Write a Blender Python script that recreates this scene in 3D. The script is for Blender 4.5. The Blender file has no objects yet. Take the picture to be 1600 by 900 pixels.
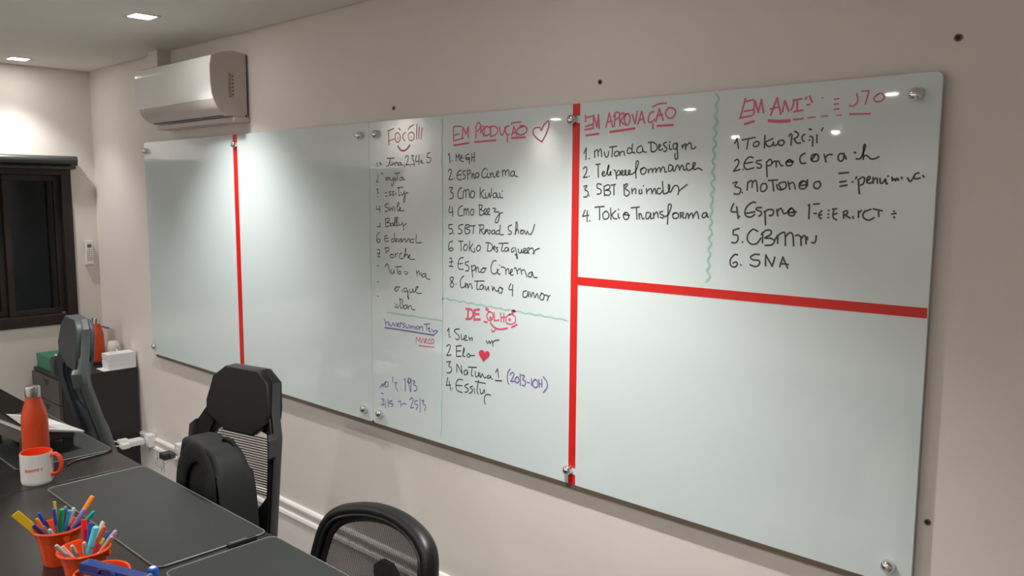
import bpy, bmesh, math, random
from mathutils import Vector, Matrix
random.seed(7)
SC = bpy.context.scene
# ---------------------------------------------------------------- camera
cam_d = bpy.data.cameras.new('camera'); cam = bpy.data.objects.new('camera', cam_d)
SC.collection.objects.link(cam); SC.camera = cam
CR = Vector((0.730436, 0.682964, 0.004770)); CU = Vector((-0.081911, 0.080667, 0.993370))
CF = CU.cross(CR)
M = Matrix(((CR.x, CU.x, -CF.x, 0), (CR.y, CU.y, -CF.y, 0), (CR.z, CU.z, -CF.z, 0), (0, 0, 0, 1)))
cam.matrix_world = Matrix.Translation(Vector((4.5488, -1.9297, 1.6393))) @ M
cam_d.sensor_width = 36; cam_d.lens = 1279.21 * 36 / 1600; cam_d.clip_start = .05
# ---------------------------------------------------------------- world: night outside
w = bpy.data.worlds.new('night'); SC.world = w; w.use_nodes = True
w.node_tree.nodes['Background'].inputs[0].default_value = (.010, .014, .020, 1)
w.node_tree.nodes['Background'].inputs[1].default_value = .35
SC.view_settings.view_transform = 'Standard'; SC.view_settings.look = 'None'
SC.view_settings.exposure = 0.32; SC.view_settings.gamma = 1; SC.view_settings.use_curve_mapping = False
LIGHTS = [(-.536, -.43), (1.073, -.438), (3.05, -.62)] + [(x, y) for y in (-2.5, -4.25) for x in (-.65, .83, 2.46, 4.1)]
LAMP_W = 66; LAMP_COL = (1.0, .972, .93); ROW1 = (.42, 1.15, 1.85); SPOT = {0: 104, 1: 160}
CEIL = 2.355
# ---------------------------------------------------------------- helpers
COL = SC.collection
def mat(name, col, rough=.5, metal=0, bump=0, scale=200, var=0, spec=.5, emit=None, coat=0, vscale=8, stretch=None):
    m = bpy.data.materials.new(name); m.use_nodes = True; nt = m.node_tree; b = nt.nodes['Principled BSDF']
    b.inputs['Base Color'].default_value = (*col, 1); b.inputs['Roughness'].default_value = rough
    b.inputs['Metallic'].default_value = metal; b.inputs['Specular IOR Level'].default_value = spec
    b.inputs['Coat Weight'].default_value = coat
    if emit: b.inputs['Emission Color'].default_value = (*emit[0], 1); b.inputs['Emission Strength'].default_value = emit[1]
    tc = nt.nodes.new('ShaderNodeTexCoord'); src = tc.outputs['Object']
    if stretch:
        mp = nt.nodes.new('ShaderNodeMapping'); mp.inputs['Scale'].default_value = stretch
        nt.links.new(src, mp.inputs[0]); src = mp.outputs[0]
    if var:
        n = nt.nodes.new('ShaderNodeTexNoise'); n.inputs['Scale'].default_value = vscale; n.inputs['Detail'].default_value = 5
        nt.links.new(src, n.inputs['Vector'])
        r = nt.nodes.new('ShaderNodeValToRGB'); r.color_ramp.elements[0].position = .3; r.color_ramp.elements[1].position = .7
        r.color_ramp.elements[0].color = (*[c*(1-var) for c in col], 1); r.color_ramp.elements[1].color = (*[min(1, c*(1+var)) for c in col], 1)
        nt.links.new(n.outputs['Fac'], r.inputs[0]); nt.links.new(r.outputs[0], b.inputs['Base Color'])
    if bump:
        n = nt.nodes.new('ShaderNodeTexNoise'); n.inputs['Scale'].default_value = scale; n.inputs['Detail'].default_value = 3
        nt.links.new(src, n.inputs['Vector'])
        u = nt.nodes.new('ShaderNodeBump'); u.inputs['Strength'].default_value = bump; u.inputs['Distance'].default_value = .002
        nt.links.new(n.outputs['Fac'], u.inputs['Height']); nt.links.new(u.outputs[0], b.inputs['Normal'])
    return m
def link(name, bm, m, parent=None, loc=None, smooth=True, ang=35):
    bmesh.ops.recalc_face_normals(bm, faces=bm.faces)
    me = bpy.data.meshes.new(name); bm.to_mesh(me); bm.free()
    for mm in (m if isinstance(m, (list, tuple)) else [m]): me.materials.append(mm)
    if smooth:
        me.shade_smooth(); me.set_sharp_from_angle(angle=math.radians(ang))
    o = bpy.data.objects.new(name, me); COL.objects.link(o)
    if smooth:
        wn = o.modifiers.new('weighted_normals', 'WEIGHTED_NORMAL'); wn.keep_sharp = True; wn.weight = 100
    if parent: o.parent = parent
    if loc: o.location = loc
    return o
def tag(o, label=None, cat=None, group=None, kind=None):
    if label: o['label'] = label
    if cat: o['category'] = cat
    if group: o['group'] = group
    if kind: o['kind'] = kind
    return o
def thing(name, label, cat, loc=(0, 0, 0), rz=0, group=None):
    o = bpy.data.objects.new(name, None); o.empty_display_size = .05; COL.objects.link(o)
    o.location = loc; o.rotation_euler = (0, 0, rz); return tag(o, label, cat, group)
def nb(): return bmesh.new()
def merge(bm, b2):
    me = bpy.data.meshes.new('t'); b2.to_mesh(me); b2.free(); bm.from_mesh(me); bpy.data.meshes.remove(me)
def box(bm, x0, x1, y0, y1, z0, z1, bev=0, seg=2, rot=None, mi=0):
    b = nb(); bmesh.ops.create_cube(b, size=1)
    for v in b.verts: v.co = Vector(((x0+x1)/2+v.co.x*(x1-x0), (y0+y1)/2+v.co.y*(y1-y0), (z0+z1)/2+v.co.z*(z1-z0)))
    if bev: bmesh.ops.bevel(b, geom=b.edges[:], offset=bev, segments=seg, affect='EDGES', profile=.5)
    if rot:
        c = Vector(((x0+x1)/2, (y0+y1)/2, (z0+z1)/2)); bmesh.ops.rotate(b, verts=b.verts, cent=c, matrix=rot)
    for f in b.faces: f.material_index = mi
    merge(bm, b); return bm
def prism(bm, pts, axis, a, c, bev=0, seg=2, mi=0):
    """outline of 2-D points extruded along axis from a to c"""
    b = nb()
    def P(p, t): return Vector({'x': (t, p[0], p[1]), 'y': (p[0], t, p[1]), 'z': (p[0], p[1], t)}[axis])
    A = [b.verts.new(P(p, a)) for p in pts]; B_ = [b.verts.new(P(p, c)) for p in pts]; n = len(pts)
    f1 = b.faces.new(A); f2 = b.faces.new(B_[::-1])
    for i in range(n): b.faces.new((A[i], B_[i], B_[(i+1) % n], A[(i+1) % n]))
    if bev:
        es = [e for e in b.edges if (e in f1.edges[:] or e in f2.edges[:])]
        bmesh.ops.bevel(b, geom=es, offset=bev, segments=seg, affect='EDGES', profile=.5)
    for f in b.faces: f.material_index = mi
    merge(bm, b); return bm
def cyl(bm, p, q, r, r2=None, n=16, caps=True, mi=0):
    p, q = Vector(p), Vector(q); r2 = r if r2 is None else r2
    d = (q-p).normalized(); a = d.orthogonal().normalized(); b_ = d.cross(a)
    R = []
    for c, rr in ((p, r), (q, r2)):
        R.append([bm.verts.new(c+(a*math.cos(t)+b_*math.sin(t))*rr) for t in [2*math.pi*i/n for i in range(n)]])
    fs = [bm.faces.new((R[0][i], R[0][(i+1) % n], R[1][(i+1) % n], R[1][i])) for i in range(n)]
    if caps: fs += [bm.faces.new(R[0][::-1]), bm.faces.new(R[1])]
    for f in fs: f.material_index = mi
    return bm
def lathe(bm, prof, c=(0, 0, 0), n=32, mi=0):
    c = Vector(c); rings = []
    for r, z in prof:
        if r < 1e-5: rings.append([bm.verts.new(c+Vector((0, 0, z)))])
        else: rings.append([bm.verts.new(c+Vector((r*math.cos(2*math.pi*i/n), r*math.sin(2*math.pi*i/n), z))) for i in range(n)])
    for A, B_ in zip(rings, rings[1:]):
        for i in range(n):
            j = (i+1) % n
            if len(A) == 1 and len(B_) == 1: continue
            if len(A) == 1: f = bm.faces.new((A[0], B_[j], B_[i]))
            elif len(B_) == 1: f = bm.faces.new((A[i], A[j], B_[0]))
            else: f = bm.faces.new((A[i], A[j], B_[j], B_[i]))
            f.material_index = mi
    return bm
def smoothpts(pts, k=4, closed=False):
    pts = [Vector(p) for p in pts]; n = len(pts)
    if n < 3: return pts
    out = []; rng = range(n if closed else n-1)
    for i in rng:
        p1, p2 = pts[i], pts[(i+1) % n]
        p0 = pts[(i-1) % n] if closed or i > 0 else p1; p3 = pts[(i+2) % n] if closed or i+2 < n else p2
        for s in range(k):
            t = s/k
            out.append(.5*((2*p1)+(p2-p0)*t+(2*p0-5*p1+4*p2-p3)*t*t+(3*p1-p0-3*p2+p3)*t**3))
    if not closed: out.append(pts[-1])
    return out
def tube(bm, pts, r, n=8, closed=False, ry=None, up=None, caps=True, mi=0):
    """swept tube; ry = second radius, along 'up' """
    pts = [Vector(p) for p in pts]; m = len(pts); rings = []; ry = r if ry is None else ry; prev = None
    for i in range(m):
        if closed: d = pts[(i+1) % m]-pts[i-1]
        else: d = pts[min(i+1, m-1)]-pts[max(i-1, 0)]
        d.normalize()
        if up is not None: a = Vector(up)-d*Vector(up).dot(d); a.normalize()
        else:
            a = d.orthogonal().normalized() if prev is None else (prev-d*prev.dot(d)).normalized()
        prev = a; b_ = d.cross(a)
        rr = r[i] if isinstance(r, (list, tuple)) else r; r_y = ry[i] if isinstance(ry, (list, tuple)) else ry
        rings.append([bm.verts.new(pts[i]+b_*math.cos(t)*rr+a*math.sin(t)*r_y) for t in [2*math.pi*k/n for k in range(n)]])
    fs = []
    for i in range(m if closed else m-1):
        A, B_ = rings[i], rings[(i+1) % m]
        for k in range(n): fs.append(bm.faces.new((A[k], A[(k+1) % n], B_[(k+1) % n], B_[k])))
    if not closed and caps: fs += [bm.faces.new(rings[0][::-1]), bm.faces.new(rings[-1])]
    for f in fs: f.material_index = mi
    return bm
def rrect(x0, x1, y0, y1, r, n=6):
    out = []
    for cx, cy, a in ((x1-r, y1-r, 0), (x0+r, y1-r, 90), (x0+r, y0+r, 180), (x1-r, y0+r, 270)):
        for i in range(n+1):
            t = math.radians(a+90*i/n); out.append((cx+r*math.cos(t), cy+r*math.sin(t)))
    return out
def ribbon(bm, pts, w, y=-.0006, th=.0006, mi=0, sm=True):
    """marker stroke lying on the glass (x,z points)"""
    P = [Vector((p[0], p[1])) for p in pts]
    if sm and len(P) > 2: P = [Vector((q[0], q[1])) for q in smoothpts([(p.x, p.y, 0) for p in P], 3)]
    Q = [P[0]]
    for p in P[1:]:
        if (p-Q[-1]).length > 1e-4: Q.append(p)
    P = Q
    if len(P) < 2: P.append(P[0]+Vector((w*.5, 0)))
    d0 = (P[1]-P[0]).normalized()*w*.35; d1 = (P[-1]-P[-2]).normalized()*w*.35; P[0] = P[0]-d0; P[-1] = P[-1]+d1
    L, R = [], []
    for i in range(len(P)):
        d = (P[min(i+1, len(P)-1)]-P[max(i-1, 0)])
        if d.length < 1e-6: d = Vector((1, 0))
        d.normalize(); n = Vector((-d.y, d.x))*w/2
        L.append(bm.verts.new((P[i].x+n.x, y, P[i].y+n.y))); R.append(bm.verts.new((P[i].x-n.x, y, P[i].y-n.y)))
    for i in range(len(P)-1):
        bm.faces.new((L[i], R[i], R[i+1], L[i+1])).material_index = mi

# ---------------------------------------------------------------- materials
MT = dict(
 wall=mat('painted_wall', (.78, .728, .685), .75, bump=.12, scale=260, var=.012, vscale=3),
 ceiling=mat('ceiling_paint', (.80, .77, .72), .85, var=.01),
 floor=mat('floor_vinyl', (.22, .20, .18), .5, var=.15, vscale=4),
 base=mat('baseboard_paint', (.82, .78, .76), .35),
 glass=mat('back_painted_glass', (.69, .785, .80), .03, spec=.75, coat=.0),
 glass_edge=mat('glass_edge', (.45, .52, .48), .15, spec=.6),
 rail=mat('brown_rail', (.16, .125, .09), .45, metal=.3, var=.15, stretch=(2, 60, 60)),
 red_tape=mat('red_tape', (.66, .012, .008), .38),
 chrome=mat('chrome', (.75, .75, .76), .12, metal=1),
 black=mat('marker_black', (.065, .065, .07), .5), red=mat('marker_red', (.72, .13, .21), .5),
 purple=mat('marker_purple', (.20, .15, .42), .5), teal=mat('marker_teal', (.38, .66, .58), .5),
 heart=mat('marker_heart', (.72, .05, .10), .5),
 hole=mat('plug_hole', (.02, .018, .016), .8), plug=mat('grey_plug', (.20, .18, .17), .6),
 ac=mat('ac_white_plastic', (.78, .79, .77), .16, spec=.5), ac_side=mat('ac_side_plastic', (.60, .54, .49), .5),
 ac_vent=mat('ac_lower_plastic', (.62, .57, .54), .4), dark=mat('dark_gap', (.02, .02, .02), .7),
 print=mat('sticker_print', (.14, .11, .09), .6), sticker=mat('sticker', (.50, .44, .38), .6),
 wood=mat('dark_window_wood', (.019, .0115, .009), .5, var=.35, stretch=(3, 3, .6), bump=.1, scale=80),
 blind=mat('blind_cassette', (.045, .047, .046), .38), 
 pane=mat('night_glass', (.003, .0045, .0045), .03, spec=.3),
 lamp=mat('lamp_diffuser', (1, 1, 1), .5, emit=((1, .97, .92), 45)), lampf=mat('lamp_frame', (.8, .79, .76), .4),
 desk=mat('desk_black_laminate', (.010, .0085, .008), .27, bump=.04, scale=300, var=.15, stretch=(1, 6, 1), spec=.5),
 metal=mat('black_metal', (.02, .02, .02), .4, metal=.6),
 pad=mat('desk_pad_leather', (.019, .022, .021), .5, spec=.4, bump=.25, scale=500, var=.06), padrim=mat('pad_rim', (.13, .135, .13), .4),
 orange=mat('bottle_orange', (.60, .058, .008), .36, bump=.02), steel=mat('brushed_steel', (.62, .61, .58), .25, metal=1),
 mugw=mat('mug_white', (.66, .64, .61), .2), mugo=mat('mug_orange', (.82, .06, .015), .2),
 bucket=mat('bucket_orange', (.62, .055, .004), .22), clip=mat('clip_steel', (.75, .74, .72), .2, metal=1),
 chairp=mat('chair_black_plastic', (.009, .009, .0095), .42, bump=.1, scale=400, spec=.35), chairf=mat('chair_black_leather', (.0065, .0065, .0065), .5, bump=.2, scale=260, spec=.35),
 chairt=mat('chair_side_trim', (.028, .028, .030), .4), chairm=mat('chair_mesh', (.018, .018, .018), .6),
 chairb=mat('chair_grey_fabric', (.040, .048, .055), .55, bump=.2, scale=300), chairbt=mat('chair_grey_trim', (.09, .105, .105), .42),
 net=mat('net_fabric', (.030, .029, .027), .7), gloss=mat('gloss_black', (.02, .02, .021), .15),
 bag=mat('backpack_nylon', (.011, .0125, .0125), .65, bump=.35, scale=120, var=.2, spec=.3), bagd=mat('backpack_dark', (.004, .004, .0045), .6, spec=.3, bump=.3, scale=150),
 cab=mat('cabinet_black', (.019, .017, .017), .5, bump=.1, scale=200), drawer=mat('drawer_front', (.050, .047, .043), .45),
 white=mat('white_plastic', (.80, .79, .77), .3), paper=mat('white_card', (.80, .80, .82), .6), green=mat('green_card', (.02, .20, .10), .45),
 silver=mat('laptop_silver', (.68, .69, .70), .35, metal=.15), lapd=mat('laptop_dark', (.028, .030, .034), .35), lapb=mat('stand_grey', (.075, .07, .065), .4),
 lcd=mat('lcd', (.10, .13, .10), .3), button=mat('buttons', (.35, .33, .31), .5), redb=mat('red_button', (.5, .08, .06), .5),
 stapler=mat('stapler_blue', (.015, .035, .16), .25), bluem=mat('marker_body_blue', (.01, .09, .42), .3), cream=mat('white_ceramic', (.72, .68, .64), .3),
 peach=mat('peach_card', (.75, .45, .28), .5))
PC = dict(yellow=(.75, .50, .02), yellow2=(.70, .55, .08), blue=(.03, .09, .42), green=(.01, .35, .12), greyblue=(.17, .21, .38), cyan=(.03, .38, .60),
 white=(.62, .60, .57), orange=(.80, .22, .02), lilac=(.22, .22, .60), teal=(.0, .32, .26), navy=(.015, .03, .20), pink=(.62, .30, .25), paleblue=(.35, .58, .66),
 purple=(.13, .06, .20), red=(.72, .01, .02), cyan2=(.12, .60, .78), vermilion=(.75, .12, .03), violet=(.55, .38, .60), mint=(.15, .50, .33), lime=(.45, .65, .03),
 salmon=(.70, .26, .18), magenta=(.55, .02, .16), silver=(.40, .37, .35))
PM = {k: mat('pen_'+k, v, .3) for k, v in PC.items()}
# ================================================================ setting
def struct(name, bm, m, parent=None, smooth=False):
    o = link(name, bm, m, parent, smooth=smooth)
    if not parent: o['kind'] = 'structure'
    return o
WX, WY, FY, RX = -.78, .022, -4.9, 6.3      # left wall x, board wall y, opposite wall y, right wall x
struct('floor', box(nb(), WX-.2, RX+.2, FY-.2, WY+.2, -.1, 0), MT['floor'])
struct('ceiling', box(nb(), WX+.006, RX+.1, FY-.1, WY-.007, CEIL, CEIL+.08), MT['ceiling'])
struct('trim_1', box(nb(), WX-.1, RX+.1, FY-.1, WY+.1, CEIL+.08, CEIL+.12), MT['dark'])
struct('wall_back', box(nb(), WX-.15, RX+.15, WY, WY+.15, 0, CEIL+.08), MT['wall'])
struct('wall_front', box(nb(), WX-.15, RX+.15, FY-.15, FY, 0, CEIL+.08), MT['wall'])
struct('wall_right', box(nb(), RX, RX+.15, FY, WY, 0, CEIL+.08), MT['wall'])
# left wall with the window opening
wy1, wy0, wz0, wz1 = -.118, -2.3, .842, 1.79
b = nb()
box(b, WX-.15, WX, wy1, WY, 0, CEIL+.08); box(b, WX-.15, WX, FY, wy0, 0, CEIL+.08)
box(b, WX-.15, WX, wy0, wy1, 0, wz0); box(b, WX-.15, WX, wy0, wy1, wz1, CEIL+.08)
struct('wall_left', b, MT['wall'])
# pipe box above the air conditioner
struct('trim_2', box(nb(), .205, .314, -.046, WY, 2.24, CEIL), MT['wall'])
# moulded baseboards
prof = [(0, 0), (-.016, 0), (-.016, .150), (-.0125, .154), (-.0125, .160), (-.020, .165), (-.024, .176), (-.020, .187), (-.012, .190),
        (-.010, .196), (-.010, .210), (-.013, .214), (-.017, .220), (-.017, .227), (-.012, .234), (0, .237)]
struct('baseboard_back', prism(nb(), [(WY+p[0], p[1]) for p in prof], 'x', -.257, RX), MT['base'], smooth=False)
struct('baseboard_front', prism(nb(), [(FY-p[0], p[1]) for p in prof], 'x', WX, RX), MT['base'])
b = nb(); prism(b, [(WX-p[0], p[1]) for p in prof], 'y', FY, -.42); struct('baseboard_left', b, MT['base'])
b = nb(); prism(b, [(RX+p[0], p[1]) for p in prof], 'y', FY, WY); struct('baseboard_right', b, MT['base'])
# window
win = bpy.data.objects.new('window_1', None); COL.objects.link(win); win['kind'] = 'structure'; win['label'] = 'dark brown sliding window with black night glass on the far wall'
fw = .055
for nm, (y0, y1, z0, z1) in dict(a=(wy1-fw, wy1, wz0, wz1), b=(wy0, wy0+fw, wz0, wz1), c=(wy0+fw, wy1-fw, wz0, wz0+.062), d=(wy0+fw, wy1-fw, wz1-fw, wz1)).items():
    struct('window_frame', box(nb(), WX-.10, WX+.012, y0, y1, z0, z1, .003), MT['wood'], win)
ys = -.475
for k, (a, c) in enumerate(((-.80, ys), (ys, wy1-fw), (-1.62, -.80), (wy0+fw, -1.62))):
    x = WX-.045-(.03 if k in (0, 3) else 0)
    b = nb(); box(b, x-.018, x+.014, a, c, wz0+.062, wz0+.097, .002); box(b, x-.018, x+.014, a, c, wz1-fw-.035, wz1-fw, .002)
    box(b, x-.018, x+.014, a, a+.032, wz0+.097, wz1-fw-.035, .002); box(b, x-.018, x+.014, c-.032, c, wz0+.097, wz1-fw-.035, .002)
    struct('sash', b, MT['wood'], win)
    struct('pane', box(nb(), x-.004, x+.002, a+.032, c-.032, wz0+.097, wz1-fw-.035), MT['pane'], win)
struct('latch', box(nb(), WX-.03, WX-.012, wy1-fw-.03, wy1-fw-.008, wz0+.064, wz0+.07, .001), MT['steel'], win)
# blind cassette
bl = thing('roller_blind', 'dark grey rolled-up roller blind above the brown window', 'blind', (WX, -.1, 1.8))
b = nb(); pts = [(0, .045)]+[(.062+.026*math.cos(math.radians(a)), .020+.026*math.sin(math.radians(a))) for a in range(100, -75, -15)]+[(0, -.006)]
prism(b, pts, 'y', 0, -2.3); link('cassette', b, MT['blind'], bl)
b = nb(); prism(b, [(.0, -.010), (.062, -.010), (.070, -.018), (.064, -.030), (.0, -.034)], 'y', -.006, -2.29, .002); link('bottom_bar', b, MT['blind'], bl)
b = nb(); box(b, .028, .074, -.004, 0.004, -.008, .044, .003); link('end_cap', b, MT['chairt'], bl)

# ---------------------------------------------------------------- ceiling lights
def ceiling_light(x, y, label, watt, cone=150, soft=.035):
    t = thing('ceiling_light', label, 'light', (x, y, CEIL), group='recessed square ceiling lights')
    b = nb(); o, i = .055, .043
    for a, c, d, e in ((-o, o, -o, -i), (-o, o, i, o), (-o, -i, -i, i), (i, o, -i, i)): box(b, a, c, d, e, -.004, 0, .001)
    link('frame', b, MT['lampf'], t); link('diffuser', box(nb(), -i, i, -i, i, -.003, -.0008), MT['lamp'], t)
    l = bpy.data.lights.new('ceiling_light_glow', 'SPOT'); l.energy = watt; l.color = LAMP_COL; l.spot_size = math.radians(cone); l.spot_blend = 1.0; l.shadow_soft_size = soft
    lo = bpy.data.objects.new('ceiling_light_glow', l); COL.objects.link(lo); lo.parent = t; lo.location = (0, 0, -.03)
for k, (x, y) in enumerate(LIGHTS):
    lab = {0: 'small square recessed ceiling light nearest the window wall corner', 1: 'small square recessed ceiling light in front of the air conditioner'}.get(k)
    if not lab: lab = 'square ceiling light outside the photo, row %s from board wall, %s' % (['one', 'two', 'three', 'four'][0 if k < 3 else 1+(k-3)//4], ['window end', 'second from window', 'third from window', 'far end'][2 if k == 2 else (k-3) % 4])
    ceiling_light(x, y, lab, LAMP_W*(ROW1[k] if k < 3 else 1), SPOT[0 if k < 3 else 1], .035 if k < 3 else .09)
for x, lab in ((1.229, 'left hanging spotlight by the opposite wall'), (2.051, 'right hanging spotlight by the opposite wall')):
    t = thing('hanging_spotlight', lab, 'light', (x, -4.3, 2.13), group='hanging spotlights by the opposite wall')
    link('stem', cyl(nb(), (0, 0, .04), (0, 0, CEIL-2.13), .006), MT['lampf'], t)
    link('lamp_shade', lathe(nb(), [(.02, .045), (.045, .03), (.05, -.02), (.046, -.02), (.04, .025), (0, .03)]), MT['lampf'], t)
    b = nb(); bmesh.ops.create_uvsphere(b, u_segments=20, v_segments=12, radius=.034); link('bulb', b, mat('bulb', (1, 1, 1), .5, emit=((1, .97, .92), 60)), t)

# ---------------------------------------------------------------- glass boards
ZB, ZH = .74, 1.163
def writing_part(par, bm, colr, label): 
    o = link('handwriting', bm, MT[colr], par, smooth=False); o['label'] = label
def bolt(par, x, z):
    b = nb(); rings = []
    prof = [(.0, -.021), (.006, -.0205), (.0112, -.018), (.0145, -.014), (.0158, -.009), (.0158, -.002), (.013, 0)]
    for r, y in prof:
        rings.append([b.verts.new((x+r*math.cos(2*math.pi*i/24), y, z+r*math.sin(2*math.pi*i/24))) for i in range(24)] if r > 0 else [b.verts.new((x, y, z))])
    for A, B_ in zip(rings, rings[1:]):
        for i in range(24):
            j = (i+1) % 24
            b.faces.new((A[0], B_[i], B_[j]) if len(A) == 1 else (A[i], B_[i], B_[j], A[j]))
    cyl(b, (x, .008, z), (x, WY, z), .009)
    link('mounting_bolt', b, MT['chrome'], par)
bd = []
for k, (x0, x1, lab) in enumerate(((0, 1.999, 'left wall-mounted pale green glass board without writing, one red tape stripe'), (2.001, 4.0, 'right wall-mounted pale glass board covered in handwritten project lists'))):
    t = thing('glass_board', lab, 'whiteboard', (0, 0, 0)); bd.append(t)
    b = nb(); prism(b, rrect(x0, x1, ZB, ZB+ZH, .012, 5), 'y', 0, .008, .0012, 1)
    link('glass_pane', b, MT['glass'], t, smooth=False)
    link('bottom_rail', box(nb(), x0+.035 if k == 0 else x0, x1-(0 if k == 0 else .06), .0, .018, ZB-.0155, ZB-.0005, .001), MT['rail'], t)
    for x in (x0+(.03 if k == 0 else .048), (x0+x1)/2-.008, x1-.05):
        for z in (ZB+1.117, ZB+.043): bolt(t, x, z)
def tape(par, x0, x1, z0, z1, cuts=()):
    b = nb()
    segs = []; a = z0
    for c in cuts: segs.append((a, c-.010)); a = c+.011
    segs.append((a, z1))
    for s, e in segs: box(b, x0, x1, -.0009, -.0001, s, e)
    link('tape_strip', b, MT['red_tape'], par, smooth=False)
tape(bd[0], .969, 1.0065, ZB, ZB+ZH, (ZB+1.117,))
tape(bd[1], 2.991, 3.018, ZB, ZB+ZH, (ZB+.043, ZB+1.117,))
b = nb(); 
prism(b, [(3.018, 1.3905), (3.9985, 1.3925), (3.9985, 1.3695), (3.018, 1.3660)], 'y', -.0009, -.0001)
link('tape_strip', b, MT['red_tape'], bd[1], smooth=False)
TEXTS=[
]
LINES=[
('red',1.6,[(2.173,1.809),(2.185,1.796),(2.201,1.791),(2.222,1.795),(2.240,1.809)]),
('red',1.5,[(2.474,1.801),(2.506,1.803),(2.546,1.806)]),
('red',1.5,[(2.575,1.808),(2.623,1.809),(2.673,1.810)]),
('red',1.5,[(2.742,1.814),(2.801,1.814)]),
('red',1.0,[(2.723,1.819),(2.724,1.803)]),
('red',1.0,[(2.870,1.797),(2.846,1.811),(2.833,1.826),(2.837,1.838),(2.852,1.842),(2.864,1.839),(2.867,1.831),(2.878,1.849),(2.893,1.859),(2.898,1.852),(2.895,1.838),(2.884,1.816),(2.870,1.797)]),
('purple',1.4,[(2.083,1.127),(2.224,1.130),(2.364,1.132)]),
('red',0.9,[(2.281,1.083),(2.366,1.088)]),
('red',2.4,[(2.629,1.254),(2.637,1.251)]),
('red',1.5,[(2.748,1.251),(2.761,1.260)]),
('red',1.5,[(2.747,1.256),(2.756,1.263)]),
('red',2.2,[(2.647,1.226),(2.651,1.225)]),
('red',2.2,[(2.735,1.230),(2.739,1.229)]),
('red',1.4,[(2.620,1.210),(2.634,1.209)]),
('red',1.5,[(2.649,1.210),(2.661,1.199),(2.681,1.192),(2.704,1.194),(2.727,1.200)]),
('red',1.4,[(2.746,1.205),(2.769,1.216)]),
('red',1.2,[(2.654,1.186),(2.661,1.179),(2.671,1.188)]),
('black',1.0,[(2.675,1.016),(2.702,1.019)]),
('red',1.4,[(3.042,1.809),(3.087,1.812)]),
('red',1.6,[(3.129,1.815),(3.170,1.818),(3.212,1.821)]),
('red',1.4,[(3.287,1.824),(3.336,1.824)]),
('red',1.4,[(3.546,1.815),(3.570,1.821)]),
('red',1.9,[(3.610,1.820),(3.635,1.817),(3.663,1.817)]),
('red',1.0,[(3.673,1.819),(3.697,1.820)]),
('red',0.8,[(3.708,1.821),(3.726,1.822)]),
('red',0.8,[(3.741,1.823),(3.756,1.823)]),
('red',0.7,[(3.777,1.823),(3.788,1.823)]),
('red',0.9,[(3.807,1.824),(3.853,1.822)]),
('red',0.8,[(3.770,1.860),(3.780,1.861)]),
('red',0.8,[(3.770,1.849),(3.780,1.849)]),
('red',0.8,[(3.771,1.837),(3.781,1.838)]),
('red',0.7,[(3.740,1.865),(3.743,1.865)]),
('black',1.0,[(3.743,1.789),(3.746,1.796)]),
('black',1.2,[(3.789,1.689),(3.811,1.691)]),
('black',1.2,[(3.792,1.669),(3.806,1.671)]),
('black',1.2,[(3.793,1.659),(3.809,1.662)]),
('black',1.2,[(3.821,1.670),(3.822,1.669)]),
('black',1.1,[(3.912,1.597),(3.921,1.599)]),
('black',1.1,[(3.916,1.604),(3.917,1.603)]),
('black',1.1,[(3.917,1.591),(3.918,1.589)]),
('teal',1.3,[(3.460,1.897),(3.472,1.883),(3.462,1.868),(3.469,1.854),(3.459,1.840),(3.470,1.825),(3.459,1.811),(3.468,1.797),(3.459,1.782),(3.468,1.768),(3.458,1.754),(3.466,1.739),(3.458,1.725),(3.466,1.711),(3.457,1.696),(3.468,1.682),(3.456,1.668),(3.466,1.653),(3.456,1.639),(3.464,1.625),(3.457,1.610),(3.463,1.596),(3.455,1.582),(3.463,1.567),(3.455,1.553),(3.464,1.538),(3.454,1.524),(3.463,1.510),(3.454,1.496),(3.461,1.481),(3.453,1.467),(3.460,1.453),(3.452,1.438),(3.462,1.424),(3.451,1.410)]),
('teal',1.0,[(2.413,1.890),(2.416,1.855),(2.412,1.820),(2.415,1.785),(2.412,1.750),(2.415,1.715),(2.412,1.680),(2.415,1.645),(2.411,1.611),(2.415,1.576),(2.412,1.541),(2.415,1.506),(2.411,1.471),(2.414,1.436),(2.411,1.401),(2.414,1.366),(2.411,1.331),(2.414,1.296),(2.411,1.261)]),
('teal',0.8,[(2.411,1.261),(2.413,1.212),(2.409,1.163),(2.411,1.114),(2.407,1.065),(2.409,1.016),(2.405,0.967),(2.407,0.918),(2.403,0.869),(2.405,0.820),(2.400,0.771)]),
('teal',1.0,[(2.409,1.268),(2.431,1.272),(2.453,1.267),(2.475,1.271),(2.497,1.265),(2.519,1.270),(2.541,1.264),(2.563,1.268),(2.584,1.263),(2.606,1.267),(2.628,1.261),(2.650,1.265),(2.672,1.261),(2.694,1.264),(2.716,1.259),(2.738,1.263),(2.759,1.259),(2.781,1.262),(2.803,1.256),(2.825,1.261),(2.847,1.256),(2.869,1.260),(2.891,1.255),(2.913,1.259),(2.934,1.254),(2.956,1.257),(2.978,1.252)]),
('teal',1.0,[(2.097,1.186),(2.129,1.189),(2.160,1.186),(2.191,1.189),(2.222,1.187),(2.253,1.190),(2.284,1.187),(2.315,1.191),(2.346,1.188),(2.378,1.191),(2.409,1.188)])]
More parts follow.
